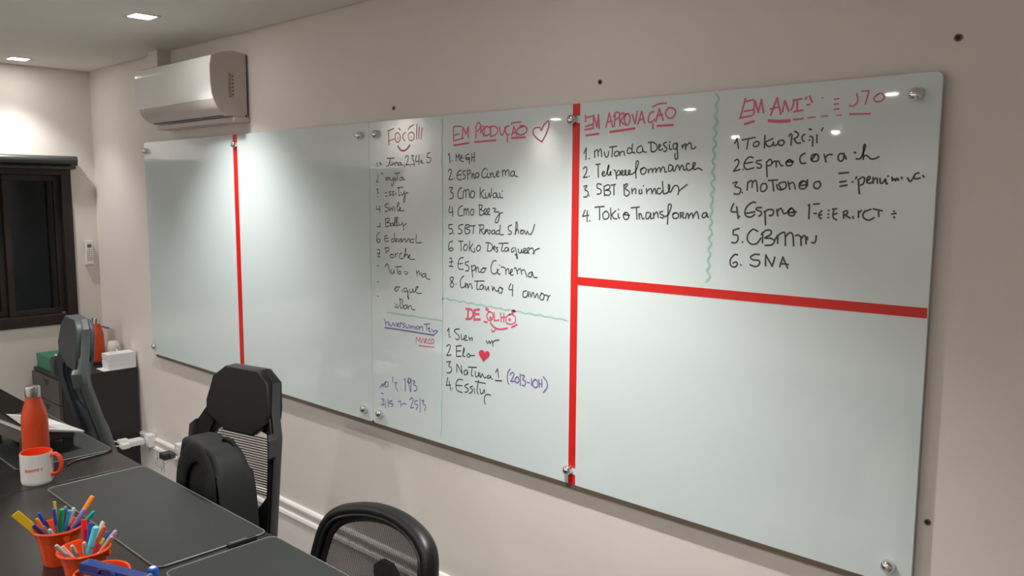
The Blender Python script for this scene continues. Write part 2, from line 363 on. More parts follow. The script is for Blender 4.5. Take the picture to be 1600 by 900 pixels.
WORDS=[
('red',1.1,[[(3.038,1.869),(3.039,1.854),(3.038,1.849)],[(3.040,1.860),(3.065,1.864)],[(3.039,1.835),(3.064,1.840)],[(3.036,1.826),(3.067,1.829)],[(3.068,1.866),(3.067,1.829)],[(3.068,1.866),(3.081,1.831)],[(3.081,1.831),(3.086,1.866)],[(3.086,1.866),(3.089,1.827)]]),
('red',1.1,[[(3.113,1.829),(3.124,1.868)],[(3.124,1.868),(3.137,1.829)],[(3.118,1.843),(3.134,1.846)],[(3.142,1.830),(3.145,1.861)],[(3.139,1.857),(3.147,1.869),(3.160,1.866),(3.159,1.856),(3.146,1.848)],[(3.162,1.830),(3.160,1.860)],[(3.160,1.860),(3.172,1.866),(3.175,1.857),(3.165,1.845)],[(3.163,1.845),(3.176,1.834)],[(3.181,1.861),(3.177,1.846),(3.184,1.831),(3.193,1.836),(3.196,1.852),(3.189,1.863),(3.181,1.861)],[(3.203,1.860),(3.214,1.834)],[(3.214,1.834),(3.220,1.868)],[(3.223,1.832),(3.235,1.867)],[(3.235,1.867),(3.245,1.834)],[(3.226,1.843),(3.243,1.847)],[(3.275,1.863),(3.263,1.860),(3.257,1.846),(3.260,1.835),(3.272,1.838),(3.278,1.843)],[(3.272,1.831),(3.273,1.817)],[(3.282,1.836),(3.292,1.870)],[(3.292,1.870),(3.305,1.838)],[(3.284,1.851),(3.303,1.854)],[(3.319,1.868),(3.312,1.860),(3.316,1.847),(3.329,1.842),(3.341,1.850),(3.343,1.861),(3.333,1.869),(3.319,1.870)],[(3.270,1.876),(3.291,1.883),(3.314,1.883)]]),
('black',1.1,[[(3.034,1.757),(3.043,1.773)],[(3.043,1.773),(3.042,1.739)],[(3.053,1.742),(3.055,1.741)]]),
('black',1.1,[[(3.073,1.763),(3.075,1.744)],[(3.074,1.760),(3.082,1.767),(3.086,1.760),(3.087,1.748)],[(3.087,1.759),(3.094,1.768),(3.098,1.762),(3.100,1.746)],[(3.109,1.759),(3.114,1.745),(3.122,1.747),(3.124,1.760)],[(3.127,1.772),(3.153,1.774)],[(3.138,1.772),(3.136,1.744)],[(3.147,1.758),(3.144,1.749),(3.153,1.746),(3.161,1.753),(3.156,1.760),(3.149,1.758)],[(3.163,1.758),(3.164,1.747)],[(3.164,1.753),(3.171,1.759),(3.178,1.757),(3.180,1.747)],[(3.206,1.778),(3.205,1.754)],[(3.203,1.765),(3.194,1.768),(3.189,1.759),(3.193,1.752),(3.205,1.755),(3.216,1.753)],[(3.237,1.772),(3.226,1.769),(3.221,1.758),(3.229,1.753),(3.240,1.757),(3.240,1.769),(3.242,1.757),(3.253,1.754)]]),
('black',1.1,[[(3.267,1.778),(3.269,1.756)],[(3.259,1.780),(3.273,1.781),(3.286,1.773),(3.288,1.762),(3.280,1.755),(3.269,1.755)],[(3.293,1.764),(3.299,1.771),(3.295,1.774),(3.293,1.764),(3.297,1.758),(3.306,1.761)],[(3.317,1.779),(3.308,1.775),(3.312,1.768),(3.319,1.763),(3.316,1.755),(3.309,1.755)],[(3.327,1.772),(3.328,1.760),(3.334,1.760)],[(3.327,1.779),(3.327,1.779)],[(3.350,1.775),(3.340,1.773),(3.339,1.763),(3.346,1.759),(3.352,1.769),(3.350,1.775),(3.352,1.752),(3.354,1.739),(3.350,1.732),(3.345,1.737),(3.345,1.748)],[(3.366,1.769),(3.368,1.761)],[(3.368,1.764),(3.372,1.770),(3.377,1.772),(3.377,1.757)],[(3.376,1.764),(3.389,1.775),(3.394,1.769),(3.395,1.760),(3.403,1.759),(3.408,1.764)]]),
('black',1.1,[[(3.033,1.712),(3.040,1.718),(3.046,1.714),(3.044,1.701),(3.034,1.687)],[(3.034,1.687),(3.049,1.688)],[(3.055,1.690),(3.056,1.690)]]),
('black',1.1,[[(3.079,1.724),(3.095,1.725)],[(3.087,1.724),(3.089,1.687)],[(3.102,1.694),(3.111,1.700),(3.108,1.704),(3.102,1.698),(3.106,1.690),(3.116,1.693)],[(3.116,1.693),(3.126,1.714),(3.125,1.722),(3.121,1.707),(3.124,1.693),(3.130,1.694)],[(3.130,1.694),(3.134,1.700),(3.133,1.703),(3.130,1.698),(3.135,1.693)],[(3.144,1.706),(3.150,1.704),(3.154,1.682)],[(3.152,1.694),(3.159,1.705),(3.165,1.703),(3.165,1.695),(3.155,1.691)],[(3.165,1.693),(3.174,1.698),(3.177,1.703),(3.171,1.705),(3.170,1.695),(3.178,1.692),(3.185,1.697),(3.186,1.704),(3.183,1.706),(3.184,1.694),(3.193,1.693),(3.199,1.699),(3.200,1.705),(3.195,1.704),(3.196,1.694),(3.208,1.695)],[(3.208,1.695),(3.219,1.703),(3.228,1.724),(3.225,1.731),(3.220,1.727),(3.219,1.703),(3.221,1.683)],[(3.246,1.712),(3.235,1.707),(3.239,1.695),(3.250,1.696),(3.254,1.707),(3.246,1.712),(3.236,1.704)],[(3.260,1.707),(3.262,1.697)],[(3.262,1.702),(3.269,1.709),(3.273,1.707),(3.275,1.698)],[(3.275,1.699),(3.280,1.709),(3.286,1.708),(3.286,1.698)],[(3.286,1.699),(3.294,1.711),(3.299,1.709),(3.300,1.699)],[(3.300,1.700),(3.307,1.712),(3.313,1.710),(3.315,1.699),(3.321,1.700)],[(3.338,1.715),(3.328,1.718),(3.326,1.703),(3.333,1.701),(3.339,1.710),(3.339,1.715),(3.341,1.702),(3.346,1.702)],[(3.346,1.703),(3.353,1.717),(3.358,1.712),(3.361,1.703)],[(3.361,1.704),(3.366,1.716),(3.372,1.712),(3.373,1.704),(3.380,1.704)],[(3.390,1.720),(3.383,1.720),(3.381,1.710),(3.387,1.702),(3.396,1.705)],[(3.396,1.705),(3.404,1.711),(3.408,1.721),(3.402,1.721),(3.401,1.709),(3.408,1.704),(3.417,1.708),(3.429,1.702)]]),
('black',1.1,[[(3.035,1.660),(3.046,1.663),(3.047,1.660),(3.039,1.651),(3.049,1.647),(3.053,1.639),(3.046,1.630),(3.036,1.630)],[(3.056,1.634),(3.057,1.633)]]),
('black',1.1,[[(3.101,1.666),(3.086,1.668),(3.085,1.657),(3.099,1.651),(3.098,1.640),(3.085,1.638)],[(3.110,1.661),(3.112,1.633)],[(3.110,1.660),(3.123,1.665),(3.131,1.662),(3.129,1.654),(3.114,1.649),(3.128,1.649),(3.134,1.642),(3.127,1.635),(3.112,1.637)],[(3.135,1.664),(3.151,1.666)],[(3.145,1.665),(3.146,1.636)]]),
('black',1.1,[[(3.180,1.666),(3.182,1.636)],[(3.180,1.661),(3.189,1.668),(3.192,1.664),(3.185,1.654),(3.197,1.647),(3.199,1.639),(3.190,1.633),(3.182,1.637)],[(3.207,1.654),(3.209,1.640)],[(3.209,1.646),(3.216,1.654),(3.221,1.652),(3.221,1.640)],[(3.233,1.651),(3.233,1.640),(3.240,1.641)],[(3.246,1.662),(3.246,1.661)],[(3.240,1.652),(3.242,1.641)],[(3.256,1.654),(3.258,1.640)],[(3.258,1.646),(3.268,1.654),(3.273,1.651),(3.275,1.640)],[(3.275,1.642),(3.282,1.654),(3.286,1.651),(3.288,1.640)],[(3.302,1.654),(3.293,1.654),(3.292,1.642),(3.301,1.640),(3.309,1.649)],[(3.308,1.673),(3.311,1.644),(3.315,1.640),(3.322,1.642)],[(3.322,1.641),(3.330,1.649),(3.331,1.661),(3.327,1.665),(3.329,1.646),(3.336,1.646)],[(3.336,1.646),(3.345,1.661),(3.356,1.661),(3.360,1.651),(3.358,1.638)],[(3.360,1.647),(3.372,1.656),(3.385,1.665)]]),
('black',1.1,[[(3.042,1.591),(3.033,1.572)],[(3.033,1.572),(3.056,1.576)],[(3.050,1.589),(3.050,1.557)],[(3.059,1.560),(3.061,1.559)]]),
('black',1.1,[[(3.078,1.600),(3.112,1.603)],[(3.095,1.601),(3.096,1.564)],[(3.115,1.588),(3.107,1.580),(3.112,1.566),(3.126,1.569),(3.129,1.580),(3.121,1.589),(3.115,1.588)],[(3.135,1.598),(3.137,1.565)],[(3.153,1.591),(3.137,1.578)],[(3.139,1.579),(3.147,1.569),(3.158,1.568)],[(3.162,1.583),(3.163,1.571),(3.168,1.571)],[(3.162,1.595),(3.163,1.594)],[(3.189,1.587),(3.180,1.581),(3.184,1.568),(3.196,1.569),(3.199,1.579),(3.191,1.587),(3.182,1.581),(3.202,1.579)]]),
('black',1.1,[[(3.206,1.600),(3.234,1.603)],[(3.224,1.602),(3.227,1.569)],[(3.233,1.585),(3.235,1.570)],[(3.235,1.580),(3.240,1.585),(3.245,1.570),(3.251,1.572)],[(3.267,1.588),(3.258,1.587),(3.257,1.573),(3.264,1.571),(3.271,1.581),(3.272,1.588),(3.273,1.572),(3.280,1.573)],[(3.281,1.588),(3.283,1.573)],[(3.283,1.581),(3.291,1.590),(3.295,1.586),(3.297,1.575)],[(3.311,1.592),(3.302,1.590),(3.305,1.584),(3.314,1.581),(3.313,1.574),(3.304,1.576)],[(3.318,1.578),(3.329,1.584),(3.338,1.606),(3.334,1.612),(3.328,1.608),(3.328,1.584),(3.327,1.558)],[(3.353,1.589),(3.343,1.586),(3.346,1.574),(3.359,1.576),(3.361,1.585),(3.353,1.589),(3.344,1.585)],[(3.366,1.590),(3.368,1.575)],[(3.366,1.588),(3.376,1.590),(3.376,1.584),(3.369,1.582),(3.379,1.575)],[(3.383,1.575),(3.387,1.588),(3.391,1.586),(3.393,1.575)],[(3.392,1.578),(3.400,1.589),(3.404,1.586),(3.406,1.576)],[(3.406,1.579),(3.415,1.593),(3.420,1.589),(3.423,1.575)],[(3.445,1.591),(3.436,1.589),(3.433,1.580),(3.440,1.578),(3.446,1.585),(3.447,1.590),(3.449,1.580),(3.454,1.580)],[(3.456,1.582),(3.458,1.582)]]),
('black',1.1,[[(3.520,1.768),(3.526,1.781)],[(3.526,1.781),(3.531,1.755)]]),
('black',1.1,[[(3.540,1.776),(3.575,1.781)],[(3.557,1.778),(3.554,1.753)],[(3.580,1.771),(3.572,1.766),(3.573,1.759),(3.582,1.759),(3.587,1.766),(3.582,1.771)],[(3.601,1.785),(3.601,1.754)],[(3.622,1.776),(3.601,1.768)],[(3.601,1.768),(3.610,1.758),(3.620,1.759),(3.624,1.767)],[(3.624,1.767),(3.626,1.759),(3.635,1.762),(3.636,1.769)],[(3.636,1.769),(3.639,1.760),(3.647,1.759),(3.652,1.766),(3.646,1.772),(3.638,1.769)]]),
('black',1.1,[[(3.663,1.780),(3.668,1.786)],[(3.671,1.783),(3.669,1.758)],[(3.677,1.791),(3.686,1.786),(3.685,1.778),(3.676,1.773)],[(3.677,1.772),(3.684,1.763),(3.693,1.763)],[(3.702,1.783),(3.696,1.777),(3.698,1.769),(3.702,1.766)],[(3.713,1.795),(3.718,1.793)],[(3.715,1.777),(3.722,1.775),(3.723,1.754)],[(3.714,1.770),(3.715,1.768)],[(3.732,1.780),(3.733,1.762)]]),
('black',1.1,[[(3.522,1.724),(3.528,1.728),(3.533,1.723),(3.532,1.715),(3.519,1.698)],[(3.519,1.698),(3.537,1.702)],[(3.545,1.702),(3.546,1.702)]]),
('black',1.1,[[(3.572,1.731),(3.561,1.733),(3.550,1.722),(3.548,1.710),(3.556,1.702),(3.575,1.706)],[(3.550,1.717),(3.571,1.720)],[(3.594,1.724),(3.582,1.723),(3.583,1.717),(3.594,1.713),(3.593,1.705),(3.583,1.706)],[(3.608,1.720),(3.611,1.683)],[(3.608,1.718),(3.617,1.726),(3.622,1.720),(3.620,1.712),(3.611,1.710)],[(3.622,1.715),(3.632,1.722),(3.634,1.707)],[(3.633,1.718),(3.639,1.721),(3.646,1.710),(3.651,1.710)],[(3.666,1.723),(3.659,1.718),(3.661,1.710),(3.672,1.710),(3.675,1.718),(3.667,1.724),(3.661,1.718),(3.677,1.719)]]),
('black',1.1,[[(3.705,1.738),(3.696,1.733),(3.693,1.723),(3.698,1.714),(3.708,1.715)],[(3.732,1.735),(3.723,1.733),(3.721,1.722),(3.728,1.718),(3.737,1.720),(3.738,1.730),(3.732,1.735),(3.723,1.722)],[(3.752,1.734),(3.757,1.716)],[(3.755,1.726),(3.762,1.733),(3.771,1.733)],[(3.799,1.734),(3.788,1.734),(3.785,1.723),(3.792,1.717),(3.798,1.723),(3.799,1.732),(3.804,1.722)]]),
('black',1.1,[[(3.822,1.737),(3.825,1.735)],[(3.827,1.722),(3.836,1.722),(3.842,1.735),(3.846,1.750),(3.844,1.754),(3.842,1.746),(3.843,1.720)],[(3.842,1.726),(3.850,1.729),(3.859,1.721),(3.868,1.721),(3.877,1.725)]]),
('black',1.1,[[(3.519,1.668),(3.531,1.671),(3.524,1.660),(3.537,1.656),(3.542,1.650),(3.536,1.640),(3.523,1.641)],[(3.545,1.644),(3.546,1.644)]]),
('black',1.1,[[(3.560,1.671),(3.559,1.650)],[(3.561,1.668),(3.568,1.674),(3.572,1.671),(3.572,1.657)],[(3.573,1.668),(3.579,1.675),(3.584,1.669),(3.587,1.647)],[(3.600,1.666),(3.595,1.659),(3.597,1.648),(3.606,1.648),(3.612,1.657),(3.608,1.666),(3.600,1.666)],[(3.615,1.674),(3.639,1.675)],[(3.626,1.674),(3.630,1.648)],[(3.637,1.664),(3.640,1.654),(3.650,1.651),(3.661,1.657),(3.660,1.669),(3.650,1.669),(3.642,1.664),(3.650,1.652)],[(3.666,1.671),(3.671,1.652)],[(3.668,1.664),(3.678,1.669),(3.683,1.661),(3.685,1.653)],[(3.704,1.673),(3.695,1.667),(3.696,1.655),(3.708,1.654),(3.713,1.663),(3.709,1.671),(3.702,1.670),(3.697,1.661),(3.710,1.663)],[(3.714,1.675),(3.715,1.660)],[(3.743,1.671),(3.732,1.668),(3.731,1.657),(3.741,1.654),(3.747,1.663),(3.743,1.671)]]),
('black',1.1,[[(3.828,1.676),(3.830,1.681)],[(3.834,1.674),(3.838,1.642)],[(3.834,1.674),(3.843,1.680),(3.848,1.677),(3.846,1.665),(3.840,1.662)],[(3.853,1.671),(3.860,1.676),(3.859,1.681),(3.854,1.678),(3.854,1.668),(3.861,1.666),(3.866,1.669)],[(3.867,1.679),(3.868,1.666)],[(3.867,1.673),(3.875,1.678),(3.877,1.666)],[(3.882,1.677),(3.884,1.666),(3.890,1.668),(3.894,1.676),(3.896,1.665),(3.899,1.665)],[(3.899,1.682),(3.900,1.681)],[(3.908,1.679),(3.909,1.671),(3.913,1.676),(3.916,1.671),(3.919,1.677),(3.922,1.672)],[(3.928,1.679),(3.929,1.676)],[(3.941,1.677),(3.947,1.669),(3.954,1.680)],[(3.964,1.688),(3.957,1.686),(3.954,1.678),(3.959,1.675),(3.967,1.677)],[(3.972,1.682),(3.975,1.679)]]),
('black',1.1,[[(3.719,1.614),(3.723,1.616)],[(3.722,1.616),(3.722,1.582)],[(3.732,1.617),(3.746,1.618)],[(3.734,1.595),(3.740,1.595)],[(3.753,1.602),(3.746,1.593),(3.747,1.586),(3.753,1.583)],[(3.748,1.591),(3.753,1.592)],[(3.768,1.603),(3.770,1.603)],[(3.768,1.594),(3.770,1.594)],[(3.768,1.586),(3.770,1.586)],[(3.778,1.606),(3.788,1.607)],[(3.781,1.604),(3.780,1.587),(3.789,1.581)],[(3.782,1.594),(3.789,1.596)],[(3.804,1.600),(3.805,1.585)],[(3.804,1.600),(3.812,1.603),(3.813,1.596),(3.807,1.593)],[(3.807,1.593),(3.820,1.586)],[(3.826,1.590),(3.827,1.585)],[(3.838,1.603),(3.839,1.588)],[(3.840,1.599),(3.845,1.604)],[(3.854,1.603),(3.849,1.597),(3.851,1.587),(3.862,1.582),(3.874,1.588)],[(3.851,1.601),(3.866,1.607)],[(3.871,1.608),(3.891,1.604)],[(3.883,1.602),(3.884,1.591)]]),
('black',1.2,[[(3.523,1.616),(3.516,1.596),(3.534,1.595)],[(3.532,1.608),(3.537,1.578)],[(3.540,1.584),(3.541,1.583)]]),
('black',1.2,[[(3.583,1.619),(3.575,1.620),(3.561,1.610),(3.555,1.595),(3.560,1.584),(3.573,1.583),(3.582,1.590)],[(3.556,1.591),(3.582,1.596)],[(3.600,1.607),(3.587,1.606),(3.586,1.601),(3.598,1.597),(3.600,1.590),(3.593,1.585)],[(3.609,1.598),(3.612,1.564)],[(3.607,1.596),(3.618,1.602),(3.631,1.601),(3.630,1.590),(3.621,1.587)],[(3.640,1.603),(3.643,1.587)],[(3.642,1.599),(3.651,1.606),(3.658,1.593),(3.665,1.595)],[(3.677,1.606),(3.669,1.599),(3.673,1.589),(3.684,1.589),(3.685,1.599),(3.677,1.607),(3.670,1.596),(3.690,1.598)]]),
('black',1.2,[[(3.541,1.553),(3.525,1.548)],[(3.525,1.548),(3.525,1.536),(3.536,1.536),(3.539,1.525),(3.533,1.516),(3.521,1.516)],[(3.551,1.519),(3.552,1.518)]]),
('black',1.2,[[(3.592,1.547),(3.579,1.552),(3.566,1.539),(3.565,1.524),(3.577,1.514),(3.592,1.518),(3.601,1.531)],[(3.605,1.545),(3.606,1.519)],[(3.602,1.540),(3.613,1.550),(3.626,1.551),(3.627,1.541),(3.610,1.531),(3.628,1.531),(3.637,1.525),(3.631,1.515),(3.613,1.513)],[(3.645,1.539),(3.646,1.519)],[(3.637,1.525),(3.645,1.538),(3.658,1.547),(3.664,1.543),(3.666,1.515)],[(3.665,1.536),(3.676,1.547),(3.684,1.541),(3.687,1.515)],[(3.691,1.540),(3.698,1.542),(3.703,1.538)],[(3.704,1.539),(3.706,1.517)],[(3.705,1.532),(3.711,1.541),(3.716,1.538),(3.718,1.522)],[(3.720,1.538),(3.721,1.532)]]),
('black',1.2,[[(3.742,1.542),(3.741,1.529),(3.736,1.524),(3.732,1.526)]]),
('black',1.2,[[(3.539,1.485),(3.530,1.485),(3.519,1.471),(3.521,1.457),(3.531,1.453),(3.539,1.459),(3.536,1.467),(3.527,1.463)],[(3.549,1.460),(3.550,1.459)]]),
('black',1.2,[[(3.599,1.489),(3.586,1.489),(3.575,1.481),(3.582,1.475),(3.598,1.474),(3.600,1.465),(3.590,1.458),(3.575,1.462)],[(3.616,1.489),(3.616,1.462)],[(3.616,1.489),(3.634,1.462)],[(3.634,1.462),(3.640,1.485)],[(3.654,1.462),(3.661,1.486)],[(3.661,1.486),(3.674,1.460)],[(3.655,1.470),(3.676,1.469)]]),
('red',1.1,[[(3.545,1.879),(3.533,1.832)],[(3.547,1.871),(3.566,1.874)],[(3.543,1.847),(3.566,1.849)],[(3.531,1.831),(3.565,1.835)],[(3.570,1.872),(3.569,1.837)],[(3.570,1.872),(3.581,1.842)],[(3.581,1.842),(3.588,1.873)],[(3.588,1.873),(3.595,1.840)]]),
('red',1.1,[[(3.614,1.833),(3.629,1.874)],[(3.629,1.874),(3.640,1.834)],[(3.613,1.848),(3.635,1.852)],[(3.644,1.839),(3.649,1.865)],[(3.649,1.865),(3.660,1.840)],[(3.666,1.843),(3.670,1.851),(3.672,1.863)],[(3.670,1.865),(3.691,1.867)],[(3.680,1.866),(3.681,1.839)],[(3.673,1.838),(3.695,1.840)],[(3.700,1.865),(3.703,1.870)],[(3.710,1.872),(3.717,1.857)],[(3.705,1.852),(3.712,1.852)]]),
('red',0.8,[[(3.820,1.869),(3.824,1.853),(3.815,1.842),(3.805,1.843)],[(3.831,1.874),(3.847,1.873)],[(3.847,1.873),(3.841,1.844)],[(3.867,1.864),(3.859,1.856),(3.864,1.848),(3.876,1.849),(3.882,1.857),(3.875,1.866),(3.867,1.864)]]),
('red',0.9,[[(2.119,1.869),(2.120,1.815)],[(2.118,1.867),(2.132,1.869),(2.151,1.874)],[(2.117,1.829),(2.153,1.835)],[(2.171,1.858),(2.157,1.849),(2.159,1.831),(2.170,1.822),(2.185,1.830),(2.185,1.848),(2.171,1.858)],[(2.172,1.838),(2.174,1.836)],[(2.215,1.857),(2.203,1.847),(2.202,1.835),(2.213,1.826)],[(2.250,1.856),(2.233,1.848),(2.234,1.832),(2.249,1.825),(2.263,1.832),(2.263,1.848),(2.250,1.856)],[(2.248,1.841),(2.250,1.839)],[(2.280,1.881),(2.277,1.830)],[(2.293,1.871),(2.289,1.831)],[(2.308,1.867),(2.302,1.829)],[(2.178,1.873),(2.187,1.866)],[(2.232,1.864),(2.242,1.874),(2.261,1.880)]]),
('black',1.0,[[(2.049,1.752),(2.050,1.736)],[(2.066,1.752),(2.067,1.737)],[(2.067,1.752),(2.078,1.743)]]),
('black',1.0,[[(2.104,1.738),(2.115,1.739),(2.124,1.756)],[(2.109,1.766),(2.151,1.766)],[(2.127,1.766),(2.126,1.741),(2.137,1.742)],[(2.137,1.752),(2.140,1.740),(2.149,1.750),(2.151,1.740)],[(2.157,1.752),(2.159,1.738)],[(2.160,1.747),(2.169,1.751),(2.172,1.739)],[(2.188,1.749),(2.177,1.748),(2.174,1.740),(2.187,1.741),(2.189,1.749),(2.192,1.741),(2.201,1.740)],[(2.210,1.740),(2.209,1.731)],[(2.214,1.765),(2.222,1.773),(2.232,1.768),(2.227,1.753),(2.217,1.740)],[(2.217,1.740),(2.237,1.741)],[(2.244,1.740),(2.242,1.734)],[(2.248,1.771),(2.261,1.772),(2.252,1.761),(2.263,1.753),(2.262,1.743),(2.250,1.741)],[(2.266,1.741),(2.263,1.735)],[(2.276,1.772),(2.272,1.752),(2.290,1.752)],[(2.291,1.773),(2.289,1.739)],[(2.299,1.747),(2.306,1.752),(2.304,1.755),(2.300,1.749),(2.304,1.745),(2.314,1.745)]]),
('black',1.0,[[(2.351,1.780),(2.337,1.777),(2.334,1.764),(2.351,1.762),(2.353,1.751),(2.341,1.745),(2.331,1.748)]]),
('black',1.0,[[(2.054,1.709),(2.051,1.689),(2.042,1.679),(2.056,1.680)],[(2.072,1.711),(2.083,1.710)]]),
('black',1.0,[[(2.100,1.693),(2.117,1.695),(2.114,1.686),(2.100,1.688),(2.109,1.695),(2.122,1.691)],[(2.125,1.696),(2.128,1.685),(2.141,1.688),(2.144,1.696)],[(2.144,1.696),(2.144,1.671),(2.135,1.664),(2.132,1.673)],[(2.158,1.693),(2.149,1.689),(2.154,1.683),(2.163,1.688),(2.158,1.693)],[(2.152,1.710),(2.182,1.712)],[(2.167,1.710),(2.168,1.686)],[(2.198,1.696),(2.184,1.693),(2.183,1.685),(2.195,1.686),(2.200,1.696),(2.202,1.687),(2.212,1.687)]]),
('black',1.0,[[(2.044,1.652),(2.054,1.653),(2.046,1.645),(2.055,1.640),(2.048,1.635)],[(2.048,1.626),(2.052,1.624)]]),
('black',1.0,[[(2.095,1.638),(2.105,1.640)],[(2.096,1.627),(2.106,1.628)],[(2.130,1.644),(2.119,1.642),(2.121,1.637),(2.131,1.633),(2.118,1.628)],[(2.148,1.644),(2.137,1.642),(2.140,1.637),(2.148,1.633),(2.136,1.628)],[(2.157,1.640),(2.158,1.630)],[(2.165,1.657),(2.200,1.660)],[(2.176,1.657),(2.175,1.630),(2.183,1.631)],[(2.189,1.642),(2.191,1.630),(2.204,1.637),(2.207,1.646)],[(2.207,1.645),(2.211,1.617),(2.205,1.604),(2.201,1.614),(2.215,1.637),(2.228,1.639)]]),
('black',1.0,[[(2.042,1.590),(2.041,1.577),(2.062,1.578)],[(2.060,1.590),(2.062,1.564)]]),
('black',1.0,[[(2.115,1.599),(2.096,1.595),(2.093,1.587),(2.112,1.582),(2.109,1.572),(2.092,1.570)],[(2.118,1.585),(2.123,1.572),(2.130,1.584),(2.137,1.573),(2.142,1.589)],[(2.150,1.586),(2.152,1.572)],[(2.164,1.586),(2.175,1.596),(2.174,1.603),(2.167,1.600),(2.166,1.576),(2.174,1.573)],[(2.174,1.573),(2.185,1.581),(2.181,1.586),(2.177,1.578),(2.188,1.573),(2.206,1.575)]]),
('black',1.0,[[(2.061,1.525),(2.062,1.513)],[(2.043,1.511),(2.063,1.512)]]),
('black',1.0,[[(2.095,1.540),(2.096,1.512)],[(2.092,1.540),(2.114,1.545),(2.117,1.536),(2.100,1.528),(2.122,1.527),(2.119,1.517),(2.096,1.512)],[(2.138,1.528),(2.127,1.524),(2.127,1.516),(2.138,1.519),(2.141,1.528),(2.144,1.517)],[(2.145,1.517),(2.156,1.538),(2.155,1.549),(2.149,1.543),(2.149,1.519),(2.158,1.519)],[(2.158,1.519),(2.168,1.542),(2.166,1.550),(2.161,1.545),(2.161,1.521),(2.171,1.520)],[(2.173,1.530),(2.176,1.520),(2.189,1.524),(2.192,1.532)],[(2.192,1.531),(2.202,1.509),(2.200,1.503)],[(2.200,1.519),(2.216,1.528)]]),
('black',1.0,[[(2.058,1.490),(2.042,1.479),(2.039,1.459),(2.051,1.450),(2.063,1.460),(2.051,1.465),(2.042,1.456)]]),
('black',1.0,[[(2.103,1.479),(2.090,1.477),(2.091,1.458),(2.111,1.459)],[(2.088,1.467),(2.109,1.471)],[(2.141,1.469),(2.129,1.465),(2.132,1.456),(2.143,1.458)],[(2.148,1.490),(2.145,1.458)],[(2.150,1.459),(2.161,1.468),(2.156,1.471),(2.153,1.461),(2.164,1.458)],[(2.168,1.470),(2.172,1.458),(2.179,1.470),(2.185,1.469),(2.185,1.458)],[(2.188,1.471),(2.190,1.458),(2.202,1.471),(2.211,1.470),(2.213,1.459)],[(2.216,1.460),(2.228,1.473),(2.233,1.471),(2.235,1.460)],[(2.259,1.472),(2.242,1.470),(2.242,1.459),(2.258,1.461)],[(2.273,1.489),(2.270,1.462),(2.286,1.460),(2.301,1.462)]]),
('black',1.0,[[(2.042,1.423),(2.058,1.423),(2.050,1.399)],[(2.041,1.409),(2.059,1.410)],[(2.044,1.396),(2.059,1.397)]]),
('black',1.0,[[(2.087,1.431),(2.111,1.434),(2.114,1.425),(2.096,1.417)],[(2.095,1.430),(2.096,1.412)],[(2.128,1.411),(2.119,1.405),(2.125,1.397),(2.140,1.400),(2.138,1.410),(2.125,1.409)],[(2.149,1.414),(2.152,1.401)],[(2.152,1.409),(2.165,1.417)]]),
('black',1.0,[[(2.190,1.418),(2.175,1.412),(2.178,1.397),(2.195,1.398)],[(2.198,1.400),(2.212,1.428),(2.210,1.436),(2.207,1.404)],[(2.210,1.410),(2.221,1.416),(2.224,1.401)],[(2.224,1.401),(2.236,1.411),(2.232,1.414),(2.228,1.404),(2.241,1.398),(2.260,1.399)]]),
('black',1.0,[[(2.088,1.360),(2.098,1.372),(2.110,1.367),(2.112,1.350),(2.121,1.337)],[(2.124,1.353),(2.127,1.338),(2.139,1.342),(2.141,1.354),(2.143,1.339)],[(2.151,1.364),(2.186,1.368)],[(2.163,1.364),(2.162,1.338)],[(2.177,1.351),(2.168,1.344),(2.177,1.338),(2.183,1.347),(2.174,1.350)],[(2.203,1.349),(2.215,1.351)],[(2.206,1.341),(2.217,1.342),(2.223,1.350)]]),
('black',1.0,[[(2.271,1.359),(2.275,1.339)],[(2.275,1.350),(2.285,1.358),(2.287,1.344)],[(2.299,1.353),(2.293,1.346),(2.304,1.341)],[(2.320,1.351),(2.304,1.347),(2.304,1.337),(2.320,1.342),(2.322,1.351),(2.326,1.335),(2.345,1.332)]]),
('black',1.0,[[(2.156,1.291),(2.144,1.281),(2.152,1.272),(2.167,1.283),(2.156,1.291),(2.147,1.279)],[(2.167,1.291),(2.176,1.289)],[(2.188,1.282),(2.190,1.272)],[(2.211,1.290),(2.199,1.285),(2.202,1.274),(2.213,1.279)],[(2.215,1.290),(2.224,1.258),(2.227,1.249),(2.220,1.257),(2.222,1.280)],[(2.231,1.288),(2.233,1.275),(2.247,1.280),(2.249,1.291),(2.253,1.277)],[(2.256,1.277),(2.276,1.295),(2.279,1.301),(2.267,1.295),(2.267,1.280),(2.281,1.276),(2.298,1.278)]]),
('black',1.0,[[(2.144,1.226),(2.146,1.224)],[(2.145,1.215),(2.147,1.213)],[(2.157,1.224),(2.151,1.213),(2.163,1.211),(2.169,1.221)],[(2.175,1.246),(2.178,1.212)],[(2.172,1.246),(2.193,1.242),(2.187,1.230),(2.195,1.218),(2.181,1.211)],[(2.213,1.227),(2.198,1.222),(2.201,1.211),(2.212,1.214),(2.217,1.227),(2.218,1.213)],[(2.224,1.224),(2.225,1.212)],[(2.226,1.221),(2.235,1.227),(2.241,1.222),(2.244,1.213),(2.261,1.214)]]),
('black',1.0,[[(2.041,1.362),(2.047,1.361)]]),
('black',1.0,[[(2.040,1.301),(2.046,1.299)]]),
('black',1.0,[[(2.038,1.245),(2.044,1.244)]]),
